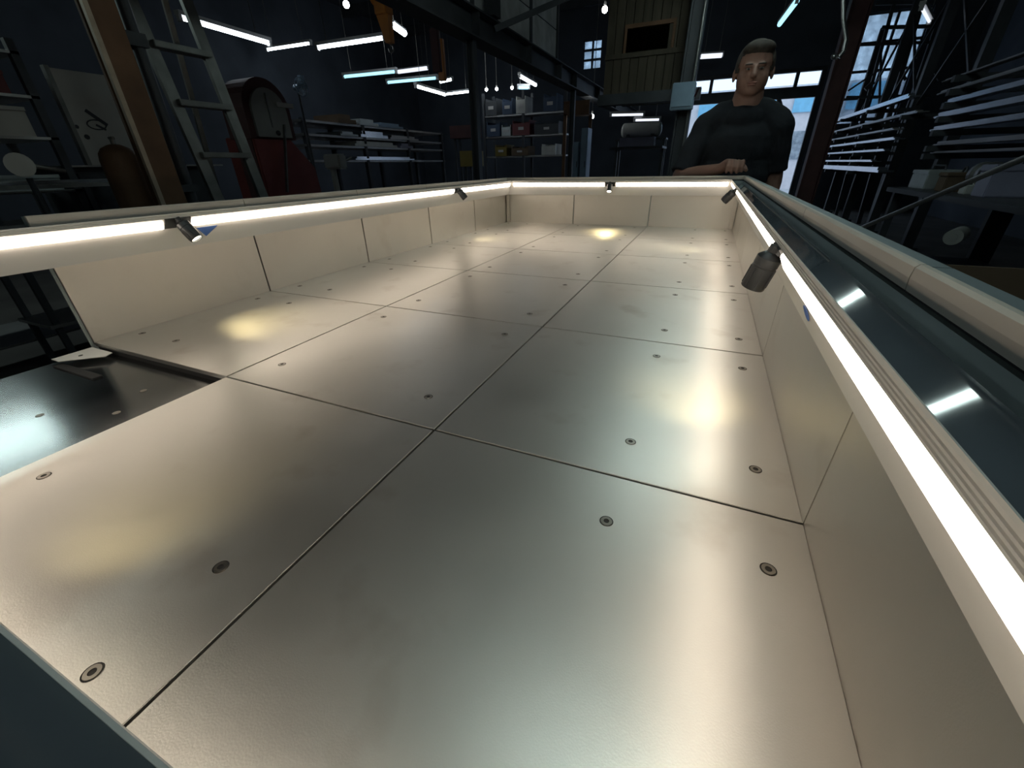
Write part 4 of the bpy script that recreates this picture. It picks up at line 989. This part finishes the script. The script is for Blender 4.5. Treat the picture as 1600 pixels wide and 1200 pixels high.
# bench and clutter behind the right rail
t = thing('work_bench', 'dark work bench behind the right rail', 'bench', (2.0, 3.6, 0))
bz = at(1430, 291, 'x', 1.7).z
part('top', lambda b: box(b, 1.45, 2.35, 2.4, 5.2, bz-0.04, bz), M['darksteel'], t, bevel=0.004)
for x in (1.52, 2.28):
    for yy in (2.5, 5.1): part('leg', lambda b: box(b, x-0.03, x+0.03, yy-0.03, yy+0.03, 0, bz-0.04), M['darksteel'], t)
part('lower_shelf', lambda b: box(b, 1.5, 2.3, 2.5, 5.1, 0.3, 0.33), M['darksteel'], t)
for (px0, px1, h, mk, nm, lab, cat) in ((1425, 1450, 0.15, 'sheet', 'toolbox', 'pale blue-grey toolbox on the right bench', 'toolbox'), (1468, 1482, 0.14, 'card', 'small_carton', 'small brown carton on the right bench', 'box'),
        (1500, 1516, 0.20, 'tank', 'grinder', 'grey bench grinder on the right bench', 'grinder'), (1530, 1552, 0.2, 'lilac', 'spray_can_box', 'lilac box at the near end of the right bench', 'box')):
    a, c = at(px0, 285, 'x', 1.6), at(px1, 285, 'x', 1.6); y0_, y1_ = min(a.y, c.y), max(a.y, c.y)
    t = thing(nm, lab, cat, (1.68, (y0_+y1_)/2, bz))
    if nm == 'grinder':
        part('base', lambda b: box(b, 1.6, 1.8, y0_+0.03, y1_-0.03, bz, bz+0.06), M[mk], t, bevel=0.005)
        part('motor', lambda b: tube(b, (1.7, y0_+0.05, bz+0.13), (1.7, y1_-0.05, bz+0.13), 0.06, seg=18), M[mk], t, smooth=True)
        for yy in (y0_, y1_-0.04): part('wheel', lambda b: tube(b, (1.7, yy, bz+0.13), (1.7, yy+0.04, bz+0.13), 0.085, seg=20), M['stockdull'], t)
        part('neck', lambda b: box(b, 1.66, 1.74, (y0_+y1_)/2-0.03, (y0_+y1_)/2+0.03, bz+0.06, bz+0.09), M[mk], t)
    else:
        part('body', lambda b: box(b, 1.58, 1.82, y0_, y1_, bz, bz+h*0.8), M[mk], t, bevel=0.006)
        part('lid', lambda b: box(b, 1.575, 1.825, y0_-0.005, y1_+0.005, bz+h*0.8, bz+h), M[mk], t, bevel=0.004)
        part('handle', lambda b: path(b, [Vector((1.7, y0_+0.05, bz+h)), Vector((1.7, y0_+0.06, bz+h+0.035)), Vector((1.7, y1_-0.06, bz+h+0.035)), Vector((1.7, y1_-0.05, bz+h))], 0.008, 6), M['darksteel'], t)
a, c = at(1395, 335, 'x', 1.1), at(1575, 258, 'x', 1.25)
one('leaning_pole', 'dark pole leaning across the right bench', 'pole', lambda b: (tube(b, a + (a-c).normalized()*0.9, c + (c-a).normalized()*0.35, 0.016, seg=10), ball(b, c + (c-a).normalized()*0.35, 0.02)), M['stockdull'], smooth=True)
# low pallet with rolled sheet and a carton near the right rail
t = thing('side_table', 'low dark side table beyond the right rail', 'table', (1.0, 1.15, 0))
sz = 0.72
part('top', lambda b: box(b, 0.55, 1.5, 0.3, 2.1, sz-0.03, sz), M['darksteel'], t, bevel=0.004)
for x in (0.6, 1.45):
    for yy in (0.36, 2.04): part('leg', lambda b: box(b, x-0.025, x+0.025, yy-0.025, yy+0.025, 0, sz-0.03), M['darksteel'], t)
c = at(1495, 368, 'z', sz+0.05)
one('paper_roll', 'pale rolled paper lying on the low side table', 'roll', lambda b: (tube(b, c - Vector((0.05, 0.09, 0)), c + Vector((0.05, 0.09, 0)), 0.045, seg=20), tube(b, c - Vector((0.052, 0.094, 0)), c + Vector((0.052, 0.094, 0)), 0.02, seg=12)), M['grey'], smooth=True)
a = at(1560, 440, 'z', sz+0.2)
t = thing('open_carton', 'brown cardboard carton on the low side table', 'box', (a.x, a.y, sz))
part('box_walls', lambda b: (box(b, a.x-0.15, a.x+0.2, a.y-0.2, a.y-0.194, sz, sz+0.2), box(b, a.x-0.15, a.x+0.2, a.y+0.2, a.y+0.206, sz, sz+0.2), box(b, a.x-0.15, a.x-0.144, a.y-0.194, a.y+0.2, sz, sz+0.2), box(b, a.x+0.194, a.x+0.2, a.y-0.194, a.y+0.2, sz, sz+0.2), box(b, a.x-0.144, a.x+0.194, a.y-0.194, a.y+0.2, sz, sz+0.006)), M['card'], t)
part('flap', lambda b: bar(b, (a.x-0.15, a.y, sz+0.2), (a.x-0.24, a.y, sz+0.27), 0.38, 0.005), M['card'], t)
part('flap', lambda b: bar(b, (a.x+0.2, a.y, sz+0.2), (a.x+0.30, a.y, sz+0.25), 0.38, 0.005), M['card'], t)
